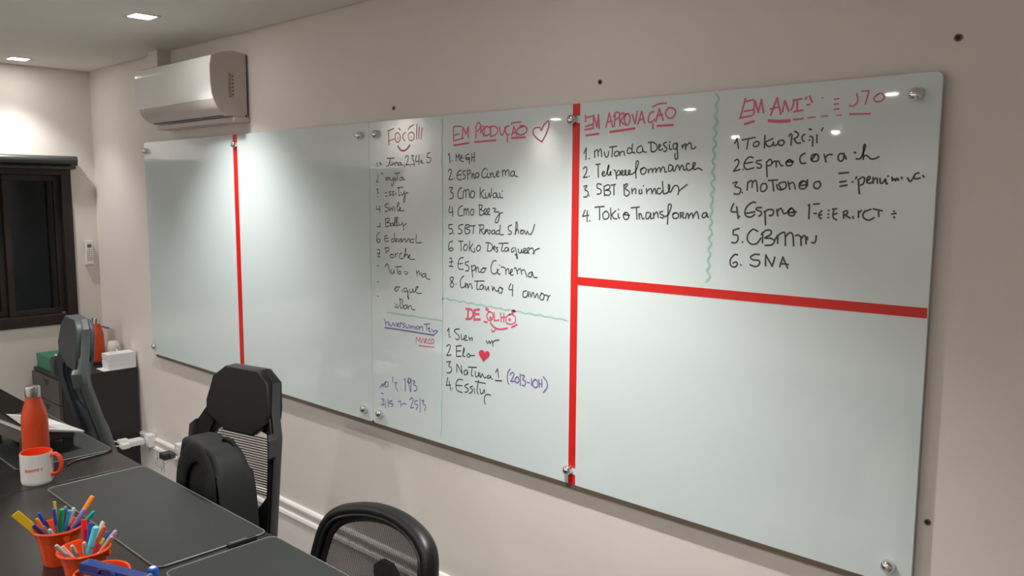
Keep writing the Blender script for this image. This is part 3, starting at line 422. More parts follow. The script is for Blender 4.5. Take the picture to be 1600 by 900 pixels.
('purple',1.0,[[(2.079,1.159),(2.086,1.148),(2.089,1.135)],[(2.089,1.146),(2.103,1.152),(2.106,1.137)],[(2.110,1.147),(2.115,1.137),(2.127,1.142),(2.131,1.151)],[(2.134,1.151),(2.141,1.139),(2.152,1.154)],[(2.154,1.142),(2.168,1.151),(2.161,1.152),(2.157,1.141),(2.171,1.140)],[(2.175,1.158),(2.176,1.140)],[(2.176,1.152),(2.188,1.158)],[(2.204,1.157),(2.190,1.151),(2.201,1.146),(2.191,1.138)],[(2.211,1.152),(2.207,1.143),(2.221,1.142),(2.224,1.153)],[(2.231,1.154),(2.232,1.141),(2.244,1.153),(2.247,1.143)],[(2.253,1.153),(2.255,1.142)],[(2.260,1.153),(2.263,1.143)],[(2.276,1.156),(2.266,1.147),(2.276,1.142),(2.282,1.153)],[(2.285,1.154),(2.288,1.141)],[(2.288,1.150),(2.301,1.156),(2.304,1.141)],[(2.311,1.165),(2.342,1.171)],[(2.326,1.168),(2.326,1.144)],[(2.332,1.153),(2.342,1.156),(2.335,1.145),(2.348,1.144)],[(2.354,1.153),(2.360,1.144),(2.369,1.149),(2.385,1.149),(2.360,1.131)]]),
('purple',1.0,[[(2.045,0.884),(2.067,0.908),(2.063,0.892),(2.081,0.915)],[(2.084,0.915),(2.077,0.896),(2.095,0.899),(2.098,0.915),(2.084,0.915)]]),
('purple',1.0,[[(2.127,0.940),(2.125,0.922)],[(2.136,0.919),(2.150,0.924),(2.143,0.907),(2.156,0.890)]]),
('purple',1.0,[[(2.194,0.942),(2.201,0.947)],[(2.201,0.947),(2.200,0.899)],[(2.221,0.948),(2.213,0.936),(2.227,0.934),(2.231,0.948),(2.218,0.949),(2.230,0.900)],[(2.235,0.951),(2.233,0.905)],[(2.244,0.946),(2.257,0.945),(2.247,0.931),(2.266,0.928),(2.266,0.913),(2.250,0.908)]]),
('purple',1.0,[[(2.055,0.868),(2.068,0.865)],[(2.055,0.843),(2.072,0.844),(2.062,0.833),(2.072,0.825),(2.054,0.820)],[(2.079,0.838),(2.079,0.811)],[(2.094,0.847),(2.100,0.819)],[(2.121,0.848),(2.104,0.840),(2.107,0.834),(2.128,0.836),(2.117,0.823)]]),
('purple',1.0,[[(2.159,0.850),(2.173,0.855),(2.172,0.833)],[(2.179,0.843),(2.193,0.850),(2.206,0.848)]]),
('purple',1.0,[[(2.226,0.869),(2.236,0.879),(2.246,0.872),(2.229,0.839)],[(2.229,0.839),(2.249,0.845)],[(2.272,0.875),(2.256,0.870),(2.256,0.859),(2.272,0.858),(2.262,0.838)],[(2.285,0.886),(2.284,0.832)],[(2.295,0.877),(2.307,0.883),(2.301,0.867),(2.317,0.864),(2.310,0.845)]]),
('red',0.8,[[(2.265,1.092),(2.267,1.114)],[(2.267,1.114),(2.281,1.100),(2.288,1.116),(2.291,1.094)],[(2.297,1.095),(2.304,1.114),(2.312,1.097)],[(2.316,1.097),(2.316,1.113),(2.326,1.112),(2.318,1.105),(2.329,1.097)],[(2.344,1.115),(2.333,1.109),(2.335,1.098),(2.346,1.099)],[(2.357,1.118),(2.347,1.109),(2.354,1.099),(2.364,1.109),(2.357,1.118)]]),
('red',1.2,[[(2.474,1.863),(2.470,1.852),(2.472,1.815)],[(2.472,1.863),(2.492,1.864),(2.511,1.862)],[(2.476,1.835),(2.499,1.838)],[(2.472,1.815),(2.493,1.819),(2.520,1.823)],[(2.518,1.860),(2.514,1.824)],[(2.518,1.860),(2.532,1.836)],[(2.532,1.836),(2.543,1.860)],[(2.543,1.860),(2.543,1.824)]]),
('red',1.2,[[(2.580,1.855),(2.580,1.821)],[(2.578,1.855),(2.590,1.871),(2.601,1.864),(2.599,1.851),(2.586,1.843)],[(2.606,1.858),(2.601,1.836)],[(2.604,1.856),(2.613,1.859),(2.617,1.851),(2.608,1.843)],[(2.608,1.843),(2.617,1.826)],[(2.624,1.855),(2.617,1.835),(2.628,1.826),(2.646,1.834),(2.644,1.851),(2.631,1.856),(2.624,1.854)],[(2.648,1.855),(2.649,1.822)],[(2.646,1.854),(2.667,1.855),(2.681,1.845),(2.674,1.830),(2.649,1.822)],[(2.688,1.852),(2.695,1.827),(2.706,1.829),(2.713,1.850)],[(2.731,1.852),(2.719,1.851),(2.714,1.838),(2.723,1.825),(2.733,1.827)],[(2.723,1.822),(2.723,1.804)],[(2.742,1.821),(2.752,1.850)],[(2.752,1.850),(2.766,1.820)],[(2.745,1.830),(2.762,1.831)],[(2.791,1.848),(2.771,1.843),(2.764,1.831),(2.781,1.822),(2.804,1.829),(2.807,1.841),(2.794,1.850),(2.777,1.850)],[(2.740,1.859),(2.757,1.862),(2.782,1.862)]]),
('black',1.1,[[(2.444,1.769),(2.449,1.774)],[(2.449,1.774),(2.453,1.742)],[(2.463,1.750),(2.464,1.749)]]),
('black',1.1,[[(2.483,1.748),(2.483,1.770)],[(2.483,1.770),(2.491,1.760),(2.499,1.771)],[(2.499,1.771),(2.499,1.749)],[(2.514,1.767),(2.507,1.762),(2.505,1.754),(2.510,1.746),(2.520,1.746)],[(2.505,1.757),(2.518,1.758)],[(2.547,1.770),(2.533,1.766),(2.530,1.756),(2.539,1.751),(2.550,1.755)],[(2.530,1.757),(2.550,1.757)],[(2.550,1.757),(2.548,1.737)],[(2.560,1.771),(2.560,1.745)],[(2.573,1.774),(2.572,1.742)],[(2.560,1.757),(2.573,1.759)]]),
('black',1.1,[[(2.444,1.713),(2.452,1.721),(2.460,1.715),(2.456,1.702),(2.446,1.685)],[(2.446,1.685),(2.465,1.686)],[(2.473,1.689),(2.475,1.688)]]),
('black',1.1,[[(2.510,1.716),(2.497,1.713),(2.487,1.699),(2.493,1.686),(2.510,1.684)],[(2.489,1.700),(2.510,1.701)],[(2.529,1.714),(2.518,1.712),(2.518,1.704),(2.529,1.697),(2.526,1.688),(2.516,1.687)],[(2.539,1.715),(2.541,1.685)],[(2.537,1.714),(2.550,1.717),(2.554,1.709),(2.543,1.701)],[(2.560,1.706),(2.562,1.688)],[(2.562,1.698),(2.569,1.705),(2.571,1.690),(2.577,1.689)],[(2.588,1.707),(2.578,1.701),(2.580,1.692),(2.591,1.693),(2.595,1.702),(2.586,1.707)]]),
('black',1.1,[[(2.628,1.720),(2.617,1.718),(2.608,1.705),(2.610,1.693),(2.621,1.690),(2.632,1.695)],[(2.633,1.705),(2.635,1.691),(2.644,1.692)],[(2.632,1.715),(2.633,1.715)],[(2.646,1.706),(2.650,1.691)],[(2.650,1.700),(2.659,1.706),(2.662,1.692),(2.671,1.692)],[(2.673,1.697),(2.685,1.704),(2.684,1.711),(2.676,1.706),(2.677,1.694),(2.689,1.694)],[(2.701,1.714),(2.703,1.694)],[(2.703,1.707),(2.712,1.714),(2.717,1.697)],[(2.717,1.706),(2.725,1.714),(2.731,1.709),(2.732,1.694)],[(2.751,1.710),(2.741,1.706),(2.739,1.696),(2.748,1.694),(2.755,1.701),(2.755,1.711),(2.756,1.696),(2.770,1.692)]]),
('black',1.1,[[(2.449,1.657),(2.467,1.658),(2.454,1.644),(2.469,1.638),(2.466,1.623),(2.451,1.619)]]),
('black',1.1,[[(2.513,1.657),(2.501,1.654),(2.492,1.638),(2.496,1.622),(2.513,1.622)],[(2.518,1.622),(2.518,1.645)],[(2.518,1.642),(2.530,1.651),(2.532,1.624)],[(2.532,1.647),(2.545,1.652),(2.549,1.624)],[(2.561,1.647),(2.553,1.635),(2.559,1.624),(2.571,1.627),(2.574,1.642),(2.561,1.647)]]),
('black',1.1,[[(2.600,1.658),(2.600,1.624)],[(2.618,1.651),(2.602,1.638)],[(2.604,1.638),(2.614,1.624),(2.624,1.624)],[(2.624,1.640),(2.628,1.624),(2.638,1.627),(2.642,1.641),(2.646,1.625),(2.652,1.638),(2.653,1.654)],[(2.673,1.641),(2.661,1.637),(2.661,1.626),(2.673,1.627),(2.677,1.641),(2.679,1.625),(2.689,1.626)],[(2.690,1.640),(2.694,1.625),(2.704,1.626)],[(2.702,1.647),(2.703,1.646)]]),
('black',1.1,[[(2.451,1.594),(2.447,1.573),(2.468,1.575)],[(2.464,1.591),(2.466,1.559)]]),
('black',1.1,[[(2.515,1.596),(2.501,1.592),(2.492,1.577),(2.496,1.562),(2.515,1.564)],[(2.522,1.564),(2.522,1.586)],[(2.523,1.580),(2.530,1.588),(2.534,1.565)],[(2.536,1.581),(2.542,1.588),(2.547,1.565)],[(2.559,1.585),(2.553,1.575),(2.559,1.565),(2.569,1.571),(2.569,1.584),(2.558,1.585)]]),
('black',1.1,[[(2.596,1.600),(2.598,1.568)],[(2.594,1.600),(2.610,1.599),(2.606,1.588),(2.600,1.585),(2.618,1.579),(2.614,1.569),(2.598,1.566)],[(2.618,1.569),(2.628,1.579),(2.628,1.588),(2.620,1.585),(2.620,1.571),(2.630,1.569)],[(2.630,1.569),(2.642,1.580),(2.642,1.590),(2.634,1.585),(2.636,1.570),(2.646,1.570)],[(2.658,1.590),(2.673,1.589),(2.665,1.579),(2.687,1.578),(2.689,1.564),(2.683,1.547),(2.673,1.543),(2.671,1.552),(2.689,1.572),(2.704,1.577)]]),
('black',1.1,[[(2.464,1.532),(2.446,1.530)],[(2.446,1.530),(2.446,1.517),(2.462,1.516),(2.464,1.503),(2.448,1.498)],[(2.470,1.500),(2.471,1.499)]]),
('black',1.1,[[(2.517,1.533),(2.498,1.529),(2.496,1.520),(2.511,1.513),(2.509,1.503),(2.494,1.501)],[(2.532,1.533),(2.526,1.520),(2.530,1.502),(2.549,1.506),(2.549,1.515),(2.530,1.520),(2.549,1.528),(2.544,1.533),(2.530,1.531)],[(2.553,1.529),(2.577,1.531)],[(2.569,1.530),(2.567,1.504)]]),
('black',1.1,[[(2.600,1.534),(2.598,1.505)],[(2.592,1.533),(2.614,1.534),(2.616,1.523),(2.602,1.517)],[(2.604,1.517),(2.616,1.504),(2.622,1.509)],[(2.622,1.509),(2.634,1.518),(2.630,1.520),(2.622,1.514),(2.626,1.506)],[(2.634,1.515),(2.642,1.505),(2.650,1.515),(2.640,1.518)],[(2.666,1.519),(2.656,1.516),(2.656,1.506),(2.666,1.509),(2.668,1.519),(2.670,1.506)],[(2.689,1.519),(2.677,1.516),(2.675,1.506),(2.689,1.508)],[(2.693,1.536),(2.691,1.510),(2.697,1.505),(2.708,1.506)]]),
('black',1.1,[[(2.744,1.538),(2.729,1.532),(2.731,1.521),(2.743,1.516),(2.741,1.509),(2.729,1.508)],[(2.759,1.508),(2.769,1.533),(2.767,1.548),(2.763,1.544),(2.761,1.511)],[(2.763,1.519),(2.772,1.525),(2.774,1.511)],[(2.787,1.524),(2.782,1.517),(2.787,1.511),(2.796,1.515),(2.793,1.524),(2.785,1.520)],[(2.800,1.523),(2.806,1.510),(2.813,1.521)],[(2.813,1.521),(2.818,1.512),(2.831,1.514),(2.843,1.543)]]),
('black',1.1,[[(2.466,1.474),(2.448,1.467),(2.444,1.446),(2.455,1.439),(2.468,1.447),(2.459,1.451),(2.446,1.445)]]),
('black',1.1,[[(2.494,1.475),(2.517,1.476)],[(2.506,1.474),(2.508,1.442)],[(2.528,1.465),(2.519,1.454),(2.525,1.444),(2.538,1.451),(2.536,1.464),(2.525,1.465)],[(2.549,1.477),(2.548,1.444)],[(2.565,1.469),(2.551,1.454)],[(2.553,1.456),(2.561,1.443),(2.573,1.442)],[(2.573,1.455),(2.575,1.442)],[(2.592,1.465),(2.582,1.456),(2.588,1.446),(2.600,1.452),(2.600,1.464),(2.590,1.465)]]),
('black',1.1,[[(2.638,1.474),(2.634,1.448)],[(2.626,1.475),(2.646,1.476),(2.658,1.465),(2.652,1.451),(2.634,1.448)],[(2.660,1.457),(2.670,1.463),(2.666,1.467),(2.662,1.460),(2.670,1.451)],[(2.683,1.463),(2.674,1.460),(2.683,1.452),(2.674,1.447)],[(2.687,1.476),(2.729,1.479)],[(2.705,1.476),(2.699,1.453),(2.709,1.453)],[(2.726,1.465),(2.716,1.462),(2.714,1.452),(2.726,1.454),(2.730,1.464),(2.732,1.453)],[(2.754,1.465),(2.745,1.461),(2.745,1.450),(2.756,1.456)],[(2.760,1.466),(2.769,1.440),(2.769,1.430),(2.764,1.445),(2.760,1.442)],[(2.773,1.462),(2.777,1.450),(2.786,1.452),(2.788,1.463),(2.790,1.451)],[(2.793,1.451),(2.806,1.461),(2.804,1.466),(2.797,1.462),(2.799,1.451),(2.810,1.452)],[(2.810,1.452),(2.821,1.462),(2.819,1.469),(2.812,1.463),(2.813,1.452),(2.821,1.452)],[(2.824,1.465),(2.835,1.468),(2.842,1.452),(2.835,1.452)],[(2.842,1.458),(2.851,1.465),(2.864,1.468)]]),
('black',1.1,[[(2.449,1.413),(2.460,1.414),(2.456,1.387)],[(2.447,1.400),(2.467,1.403)],[(2.447,1.386),(2.467,1.386)]]),
('black',1.1,[[(2.518,1.420),(2.501,1.416),(2.492,1.398),(2.496,1.380),(2.518,1.380)],[(2.494,1.397),(2.516,1.400)],[(2.545,1.408),(2.529,1.404),(2.529,1.397),(2.545,1.392),(2.543,1.377),(2.529,1.375)],[(2.558,1.396),(2.564,1.356)],[(2.560,1.392),(2.575,1.397),(2.577,1.385),(2.564,1.378)],[(2.579,1.393),(2.581,1.374)],[(2.581,1.386),(2.590,1.392),(2.594,1.376),(2.605,1.378)],[(2.618,1.391),(2.605,1.384),(2.607,1.375),(2.620,1.378),(2.624,1.388),(2.613,1.391),(2.630,1.390)]]),
('black',1.1,[[(2.675,1.418),(2.661,1.416),(2.651,1.396),(2.655,1.377),(2.671,1.375),(2.686,1.390)],[(2.680,1.392),(2.684,1.376),(2.694,1.376)],[(2.690,1.405),(2.691,1.404)],[(2.698,1.399),(2.716,1.397),(2.720,1.377)],[(2.720,1.389),(2.730,1.397),(2.734,1.380)],[(2.736,1.380),(2.748,1.389),(2.746,1.395),(2.740,1.390),(2.740,1.377),(2.752,1.377)],[(2.756,1.397),(2.763,1.401),(2.771,1.381)],[(2.771,1.392),(2.783,1.400),(2.789,1.382)],[(2.789,1.394),(2.800,1.397),(2.806,1.388),(2.812,1.375)],[(2.831,1.392),(2.819,1.386),(2.819,1.376),(2.831,1.378),(2.834,1.393),(2.840,1.377),(2.855,1.376)]]),
('black',1.1,[[(2.467,1.349),(2.453,1.346),(2.453,1.337),(2.469,1.325),(2.464,1.314),(2.453,1.315),(2.455,1.327),(2.467,1.341),(2.467,1.349)],[(2.480,1.326),(2.482,1.325)]]),
('black',1.1,[[(2.521,1.357),(2.507,1.347),(2.503,1.328),(2.509,1.315),(2.525,1.321)],[(2.525,1.321),(2.536,1.329),(2.531,1.333),(2.527,1.327),(2.531,1.317)],[(2.538,1.331),(2.542,1.316),(2.547,1.329),(2.556,1.332),(2.562,1.316)],[(2.573,1.343),(2.620,1.347)],[(2.586,1.342),(2.584,1.318),(2.594,1.317)],[(2.613,1.334),(2.601,1.330),(2.599,1.318),(2.611,1.320),(2.615,1.333),(2.618,1.319)],[(2.624,1.330),(2.628,1.317),(2.636,1.324),(2.639,1.331),(2.641,1.318)],[(2.657,1.333),(2.659,1.317),(2.665,1.331)],[(2.665,1.331),(2.674,1.318),(2.684,1.320)],[(2.694,1.333),(2.686,1.325),(2.690,1.313),(2.702,1.316),(2.702,1.328),(2.692,1.333),(2.706,1.328)]]),
('black',1.1,[[(2.742,1.348),(2.732,1.329),(2.750,1.329)],[(2.750,1.345),(2.749,1.308)]]),
('black',1.1,[[(2.810,1.330),(2.797,1.326),(2.795,1.311),(2.807,1.309),(2.816,1.319),(2.816,1.330),(2.820,1.312)],[(2.824,1.328),(2.830,1.311),(2.835,1.326),(2.841,1.325),(2.845,1.311)],[(2.848,1.313),(2.856,1.326),(2.861,1.311)],[(2.874,1.329),(2.867,1.317),(2.871,1.307),(2.882,1.310),(2.884,1.325),(2.872,1.328)],[(2.884,1.322),(2.896,1.324),(2.902,1.318),(2.897,1.306)],[(2.900,1.318),(2.909,1.324)]]),
('red',2.0,[[(2.542,1.245),(2.540,1.210)],[(2.531,1.244),(2.558,1.244),(2.566,1.229),(2.555,1.213),(2.531,1.209)],[(2.573,1.245),(2.571,1.211)],[(2.573,1.244),(2.596,1.248)],[(2.573,1.230),(2.594,1.232)],[(2.571,1.211),(2.599,1.215)]]),
('red',1.2,[[(2.643,1.246),(2.632,1.233),(2.637,1.219),(2.651,1.217),(2.662,1.230),(2.657,1.243),(2.643,1.246)],[(2.666,1.246),(2.668,1.218)],[(2.668,1.218),(2.690,1.223)],[(2.696,1.247),(2.699,1.218)],[(2.711,1.247),(2.711,1.219)],[(2.697,1.231),(2.717,1.236)],[(2.739,1.247),(2.723,1.237),(2.721,1.219),(2.739,1.214),(2.761,1.223),(2.761,1.241),(2.745,1.248),(2.735,1.246)]]),
('black',1.1,[[(2.435,1.155),(2.444,1.167)],[(2.444,1.167),(2.445,1.133)],[(2.453,1.138),(2.455,1.137)]]),
('black',1.1,[[(2.497,1.170),(2.478,1.167),(2.473,1.158),(2.495,1.146),(2.492,1.132),(2.477,1.133)],[(2.507,1.152),(2.507,1.135),(2.516,1.136)],[(2.516,1.136),(2.533,1.145),(2.531,1.152),(2.521,1.144),(2.526,1.134),(2.538,1.136)],[(2.545,1.148),(2.550,1.136)],[(2.550,1.142),(2.562,1.147),(2.561,1.137)],[(2.629,1.146),(2.636,1.137),(2.643,1.147),(2.647,1.138)],[(2.647,1.138),(2.658,1.149),(2.661,1.130)],[(2.658,1.141),(2.672,1.152),(2.690,1.155)]]),
('black',1.1,[[(2.432,1.100),(2.443,1.108),(2.450,1.104),(2.447,1.090),(2.432,1.067)],[(2.432,1.067),(2.455,1.073)]]),
('black',1.1,[[(2.482,1.108),(2.482,1.071)],[(2.480,1.107),(2.507,1.113)],[(2.482,1.090),(2.504,1.094)],[(2.482,1.071),(2.506,1.075)],[(2.514,1.079),(2.523,1.100),(2.519,1.106),(2.516,1.079),(2.526,1.077)],[(2.545,1.090),(2.535,1.082),(2.543,1.076),(2.552,1.084),(2.545,1.090),(2.554,1.084),(2.573,1.087)]]),
('black',1.1,[[(2.430,1.043),(2.452,1.049)],[(2.452,1.049),(2.442,1.031),(2.457,1.026),(2.452,1.010),(2.432,1.005)]]),
('black',1.1,[[(2.484,1.044),(2.484,1.015)],[(2.487,1.042),(2.511,1.014)],[(2.511,1.014),(2.506,1.042)],[(2.533,1.031),(2.521,1.024),(2.523,1.012),(2.535,1.017),(2.538,1.031),(2.540,1.015)],[(2.542,1.042),(2.583,1.047)],[(2.562,1.045),(2.557,1.016),(2.566,1.015)],[(2.576,1.032),(2.578,1.014),(2.590,1.019),(2.592,1.033),(2.594,1.017)],[(2.599,1.031),(2.601,1.014),(2.611,1.029)],[(2.611,1.029),(2.620,1.017),(2.629,1.020)],[(2.643,1.029),(2.634,1.024),(2.636,1.018),(2.647,1.022),(2.650,1.029),(2.652,1.021)],[(2.656,1.019),(2.659,1.018)]]),
('black',1.1,[[(2.674,1.044),(2.683,1.057)],[(2.683,1.057),(2.688,1.028)],[(2.672,1.016),(2.701,1.020)]]),
('black',1.1,[[(2.437,0.988),(2.429,0.959)],[(2.429,0.959),(2.452,0.964)],[(2.444,0.975),(2.452,0.945)],[(2.459,0.953),(2.461,0.952)]]),
('black',1.1,[[(2.513,0.992),(2.491,0.990),(2.479,0.971),(2.484,0.951),(2.511,0.947)],[(2.482,0.968),(2.511,0.971)],[(2.542,0.983),(2.526,0.975),(2.528,0.969),(2.542,0.964),(2.535,0.953),(2.525,0.951)],[(2.564,0.978),(2.550,0.972),(2.564,0.966),(2.554,0.953),(2.547,0.951)],[(2.571,0.972),(2.573,0.954)],[(2.576,0.997),(2.625,0.998)],[(2.592,1.003),(2.585,0.965),(2.592,0.956)],[(2.599,0.975),(2.604,0.959),(2.615,0.965),(2.620,0.977),(2.622,0.964)],[(2.625,0.925),(2.620,0.941),(2.625,0.956),(2.636,0.962),(2.650,0.962)]]),
('purple',1.2,[[(2.740,1.065),(2.730,1.051),(2.728,1.028),(2.734,1.014)],[(2.740,1.046),(2.749,1.055),(2.758,1.052),(2.753,1.039),(2.743,1.024)],[(2.743,1.024),(2.760,1.027)],[(2.771,1.044),(2.762,1.033),(2.769,1.023),(2.779,1.030),(2.777,1.042),(2.771,1.044)],[(2.785,1.056),(2.786,1.018)],[(2.790,1.052),(2.804,1.053),(2.796,1.039),(2.809,1.035),(2.805,1.020),(2.794,1.020)],[(2.817,1.033),(2.825,1.033)],[(2.834,1.048),(2.836,1.025)],[(2.850,1.048),(2.840,1.037),(2.846,1.022),(2.861,1.027),(2.860,1.043),(2.850,1.048)],[(2.866,1.050),(2.869,1.026)],[(2.867,1.036),(2.877,1.038)],[(2.878,1.052),(2.879,1.027)],[(2.884,1.062),(2.899,1.049),(2.901,1.031),(2.885,1.011)]])]

G = {}
def g(ch, s):
    w_, st = s.split(';'); G[ch] = (float(w_), [[tuple(map(float, p.split(','))) for p in q.split()] for q in st.split('/')])
for ch, s in {
 'A': '6;0,0 2.8,10/2.8,10 5.4,0/1,3.6 4.6,3.8', 'B': '5.6;0.4,0 0.6,10/0.6,9.8 4,9.4 4,6.4 0.8,5.2 4.8,4 4.8,0.8 0.2,0', 'C': '5.8;5.2,8.6 3.6,10 1,8 0.2,4.4 1.4,0.8 3.6,0 5.6,1.6',
 'D': '6;0.8,0 0.8,9.8/0,9.6 3.6,9.6 5.6,6.4 5,2 2.4,0 0,0.2', 'E': '5;4.4,9.6 0.8,9/0.8,9 0.4,0.4/0.4,0.4 4.4,0.6/0.6,5 3.6,5.4', 'F': '5;0.6,0 0.8,9.6/0.8,9.6 4.4,10/0.8,5 3.6,5.6',
 'G': '6;5,8.8 3,10 0.6,8 0.2,3.6 2,0.2 4.6,1.2 4.8,4.4/3,4.4 5.4,4.6', 'H': '5.6;0.6,10 0.4,0/4.6,10 4.6,0/0.4,5 4.8,5.2', 'I': '3.4;1.6,9.8 1.4,0/0.2,9.8 3,9.8/0,0 3,0.2',
 'J': '4.4;3.6,10 3.6,3 2,0 0.4,1', 'K': '5.4;0.8,10 0.6,-0.4/4.6,7.6 0.8,3.8/1.4,4.6 2.8,1 5,0.4', 'L': '4.4;0.6,10 0.4,0.4/0.4,0.4 3.8,0.6', 'M': '6.6;0.4,0 0.8,9.6/0.8,9.6 3,2.8/3,2.8 5.2,9.8/5.2,9.8 5.8,0',
 'N': '6;0.4,0 0.6,9.2/0.6,9.2 4.8,0.6/4.8,0.6 5,9.6', 'O': '6;3.4,9.8 1,8.6 0.2,4.4 1.6,0.4 4,0.2 5.6,4 5,8.4 3.2,9.8', 'P': '5;0.8,-0.4 0.6,9.8/0.4,9.6 3.6,9.8 4.4,7.4 3,5 0.8,4.6',
 'R': '5.4;0.6,0 0.6,9.8/0.2,9.4 3.4,9.8 4.2,7.4 0.9,4.8/1.4,4.8 4.8,0', 'S': '5;4.4,8.8 2.6,10 0.6,8 2.2,5.4 4.2,3 2.6,0.2 0.2,1.2', 'T': '5.6;0,9.2 5.4,10/2.8,9.6 2.6,0', 'U': '5.6;0.4,10 0.4,3 2.2,0 4.4,2 4.8,9.8',
 'V': '5.4;0.2,10 2.6,0.2/2.6,0.2 4.8,10', 'Ç': '5.8;5.2,8.6 3.6,10 1,8 0.2,4.4 1.4,0.8 3.6,0 5.6,1.6/3,0 3,-3', 'Ã': '6;0,0 2.8,10/2.8,10 5.4,0/1,3.6 4.6,3.8/0.6,12.4 5.4,13.2',
 'a': '5;4,5.6 1.6,6 0.3,3 1.4,0.3 3.2,1.2 4,5.4/4,5.4 4.2,1 5,0.2', 'b': '4.6;0.6,10 0.6,0.4 2.8,0 4,2.6 2.6,5.4 0.8,3.6', 'c': '4.2;3.8,5 2.2,6 0.3,3 1.6,0.2 4,1', 'd': '5;4,4.8 1.8,5.6 0.3,2.6 1.6,0.2 3.8,2/4,10 4.1,1 5,0.2',
 'e': '4.4;0.4,2.8 3.6,3.6 2.4,6 0.5,4 1,0.6 3,0 4.4,1.2', 'f': '3.6;3.6,9.4 2.2,10 1.6,7 1.4,-3.6/0.2,4.6 3.4,5', 'g': '4.8;4,5.6 1.6,5.8 0.3,3 1.8,0.6 3.8,2.4/4,5.6 3.8,-2.6 1.8,-4 0.6,-2.4', 'h': '4.8;0.8,10 0.6,0/0.6,3 2.6,5.8 3.8,4 4,0.8 5,0.2',
 'i': '2.4;0.8,5.6 0.8,0.8 2.2,0.2/0.9,8 1,8.2', 'j': '2.8;1.4,5.6 1.3,-3/1.2,8 1.4,8.2', 'k': '4.4;0.6,10 0.5,0/3.4,5.6 0.6,2.6/1,3 3.8,0', 'l': '2.6;0.6,3 2,9 1.2,10 0.8,2 2.4,0.2', 'm': '7;0.4,5.6 0.5,0/0.5,3.6 2,5.8 3,4.8 3,0/3,3.6 4.6,5.8 5.6,4.6 5.8,0.6 6.8,0.2',
 'n': '5;0.4,5.6 0.5,0/0.5,3.4 2.4,5.8 3.6,4.4 3.8,0.6 5,0.2', 'o': '4.4;2.2,5.8 0.4,4 0.6,1 2.4,0 3.9,2.4 3.4,5 2,5.8', 'p': '4.8;0.6,5.8 0.6,-4/0.6,3.6 2.4,5.8 4,3.6 3,0.6 0.8,0.6', 'q': '4.8;4,5.6 1.4,5.8 0.3,2.8 1.6,0.2 3.8,2/4,5.8 3.8,-4.4',
 'ŕ': '4;0.4,5.4 0.8,0/0.8,3.4 2.4,5.8 3.6,5.2', 'r': '4;0.4,5.6 0.7,0.2/0.7,3.6 1.9,5.8 3,4.8 3.2,0.4', 's': '3.8;3.4,5 1.8,6 0.8,4.4 3,2 1.8,0 0.2,0.8', 't': '4;1.8,8.6 1.6,1 3.4,0.2/0,6.2 3.8,7', 'u': '5;0.4,5.4 0.6,1.4 2,0 3.8,2.2/3.9,5.6 4,0.8 5,0.3', 'v': '4.2;0.2,5.4 1.8,0.2 3.6,5.6', 'w': '6;0.2,5.4 1.4,0.4 3,4.6 4.2,0.4 5.6,5.8',
 'x': '4;0.2,5.4 3.4,0/3.4,5.6 0.2,0', 'y': '4.6;0.4,5.4 0.8,2 2.4,1.2 3.8,3.2/4,5.6 3.4,-2.6 1.8,-4 0.8,-2.6', 'z': '4.2;0.2,5.2 3.4,5.4 0.6,1.2 3.6,0.6 3.4,-2.4 1.2,-3',
 '0': '4.6;2.2,9.6 0.4,7 0.6,2 2.4,0.2 4,3 3.8,7.6 2.2,9.6', '1': '3;0.4,7 1.8,9.8/1.8,9.8 1.6,0', '2': '4.8;0.4,7.6 2,9.8 3.8,8 3,4.6 0.2,0.4/0.2,0.4 4.4,0.8', '3': '4.4;0.4,9.4 3.4,9.4 1.6,5.8 3.8,3.6 2.6,0.2 0.2,0.8',
 '4': '4.8;1,9.8 0.4,4.4 3.8,4.6/3.2,9.4 3,-0.4', '5': '4.6;3.8,9.6 1,9.4 0.8,5.6 3.4,5.2 3.8,2 2,0 0.2,0.8', '6': '4.4;3,9.8 0.8,6 0.6,1.6 2.4,0 3.6,2.4 2.2,4.6 0.8,3.2', '7': '4.2;0.4,9.2 3.6,9.4 1.8,0/0.8,4.8 3.4,5', '8': '4.6;3.6,8.6 2,9.8 0.8,7.8 3.4,3.2 2.2,0.2 0.6,2 3.2,6.6 3.6,8.6',
 '9': '4.4;3.4,9 1.2,9.4 0.6,6.6 3.2,6 3.6,9/3.6,9 3.2,0', '.': '2;0.6,0.2 1,0.3', ',': '2.2;1.2,0.6 0.6,-1.6', '!': '2;0.8,10 0.8,2.4/0.8,0 0.9,0.2', ':': '2.4;1,5 1.2,5.1/1,1.4 1.2,1.5', '/': '2.4;1.6,10.4 0.8,-0.4', '-': '3.2;0.4,4.2 2.4,4.4',
 '(': '3;2.4,12 0.6,8 0.6,2 2.2,-2.4', ')': '3;0.6,12 2.4,8 2.4,2 0.6,-2.4', '~': '5;0.2,4 1.6,5.4 3,3.8 4.6,5'}.items(): g(ch, s)
def layout(s, x0, z0, x1, z1, h):
    tot = sum(3.4 if c == ' ' else G[c][0]+.7 for c in s)-.7
    dx, dz = (x1-x0), (z1-z0); out = [[]]; a = 0
    for c in s:
        if c == ' ': a += 3.4; out.append([]); continue
        w_, st = G[c]; jy = random.uniform(-.5, .5); sx = random.uniform(-.05, .14); sc = random.uniform(.92, 1.14)*(1.08 if c.islower() else 1)
        for q in st:
            out[-1].append([(x0+dx*(a+px+sx*py)/tot+random.uniform(-.0006, .0006), z0+dz*(a+px)/tot+h*(py*sc+jy)/10+random.uniform(-.0006, .0006)) for px, py in q])
        a += w_+.7
    return [o for o in out if o]
NAMES = {'black': 'black marker handwriting', 'red': 'red marker handwriting', 'purple': 'purple marker handwriting', 'teal': 'faint teal wavy marker line'}
WID = {'black': .0036, 'red': .0042, 'purple': .0038, 'teal': .0046}
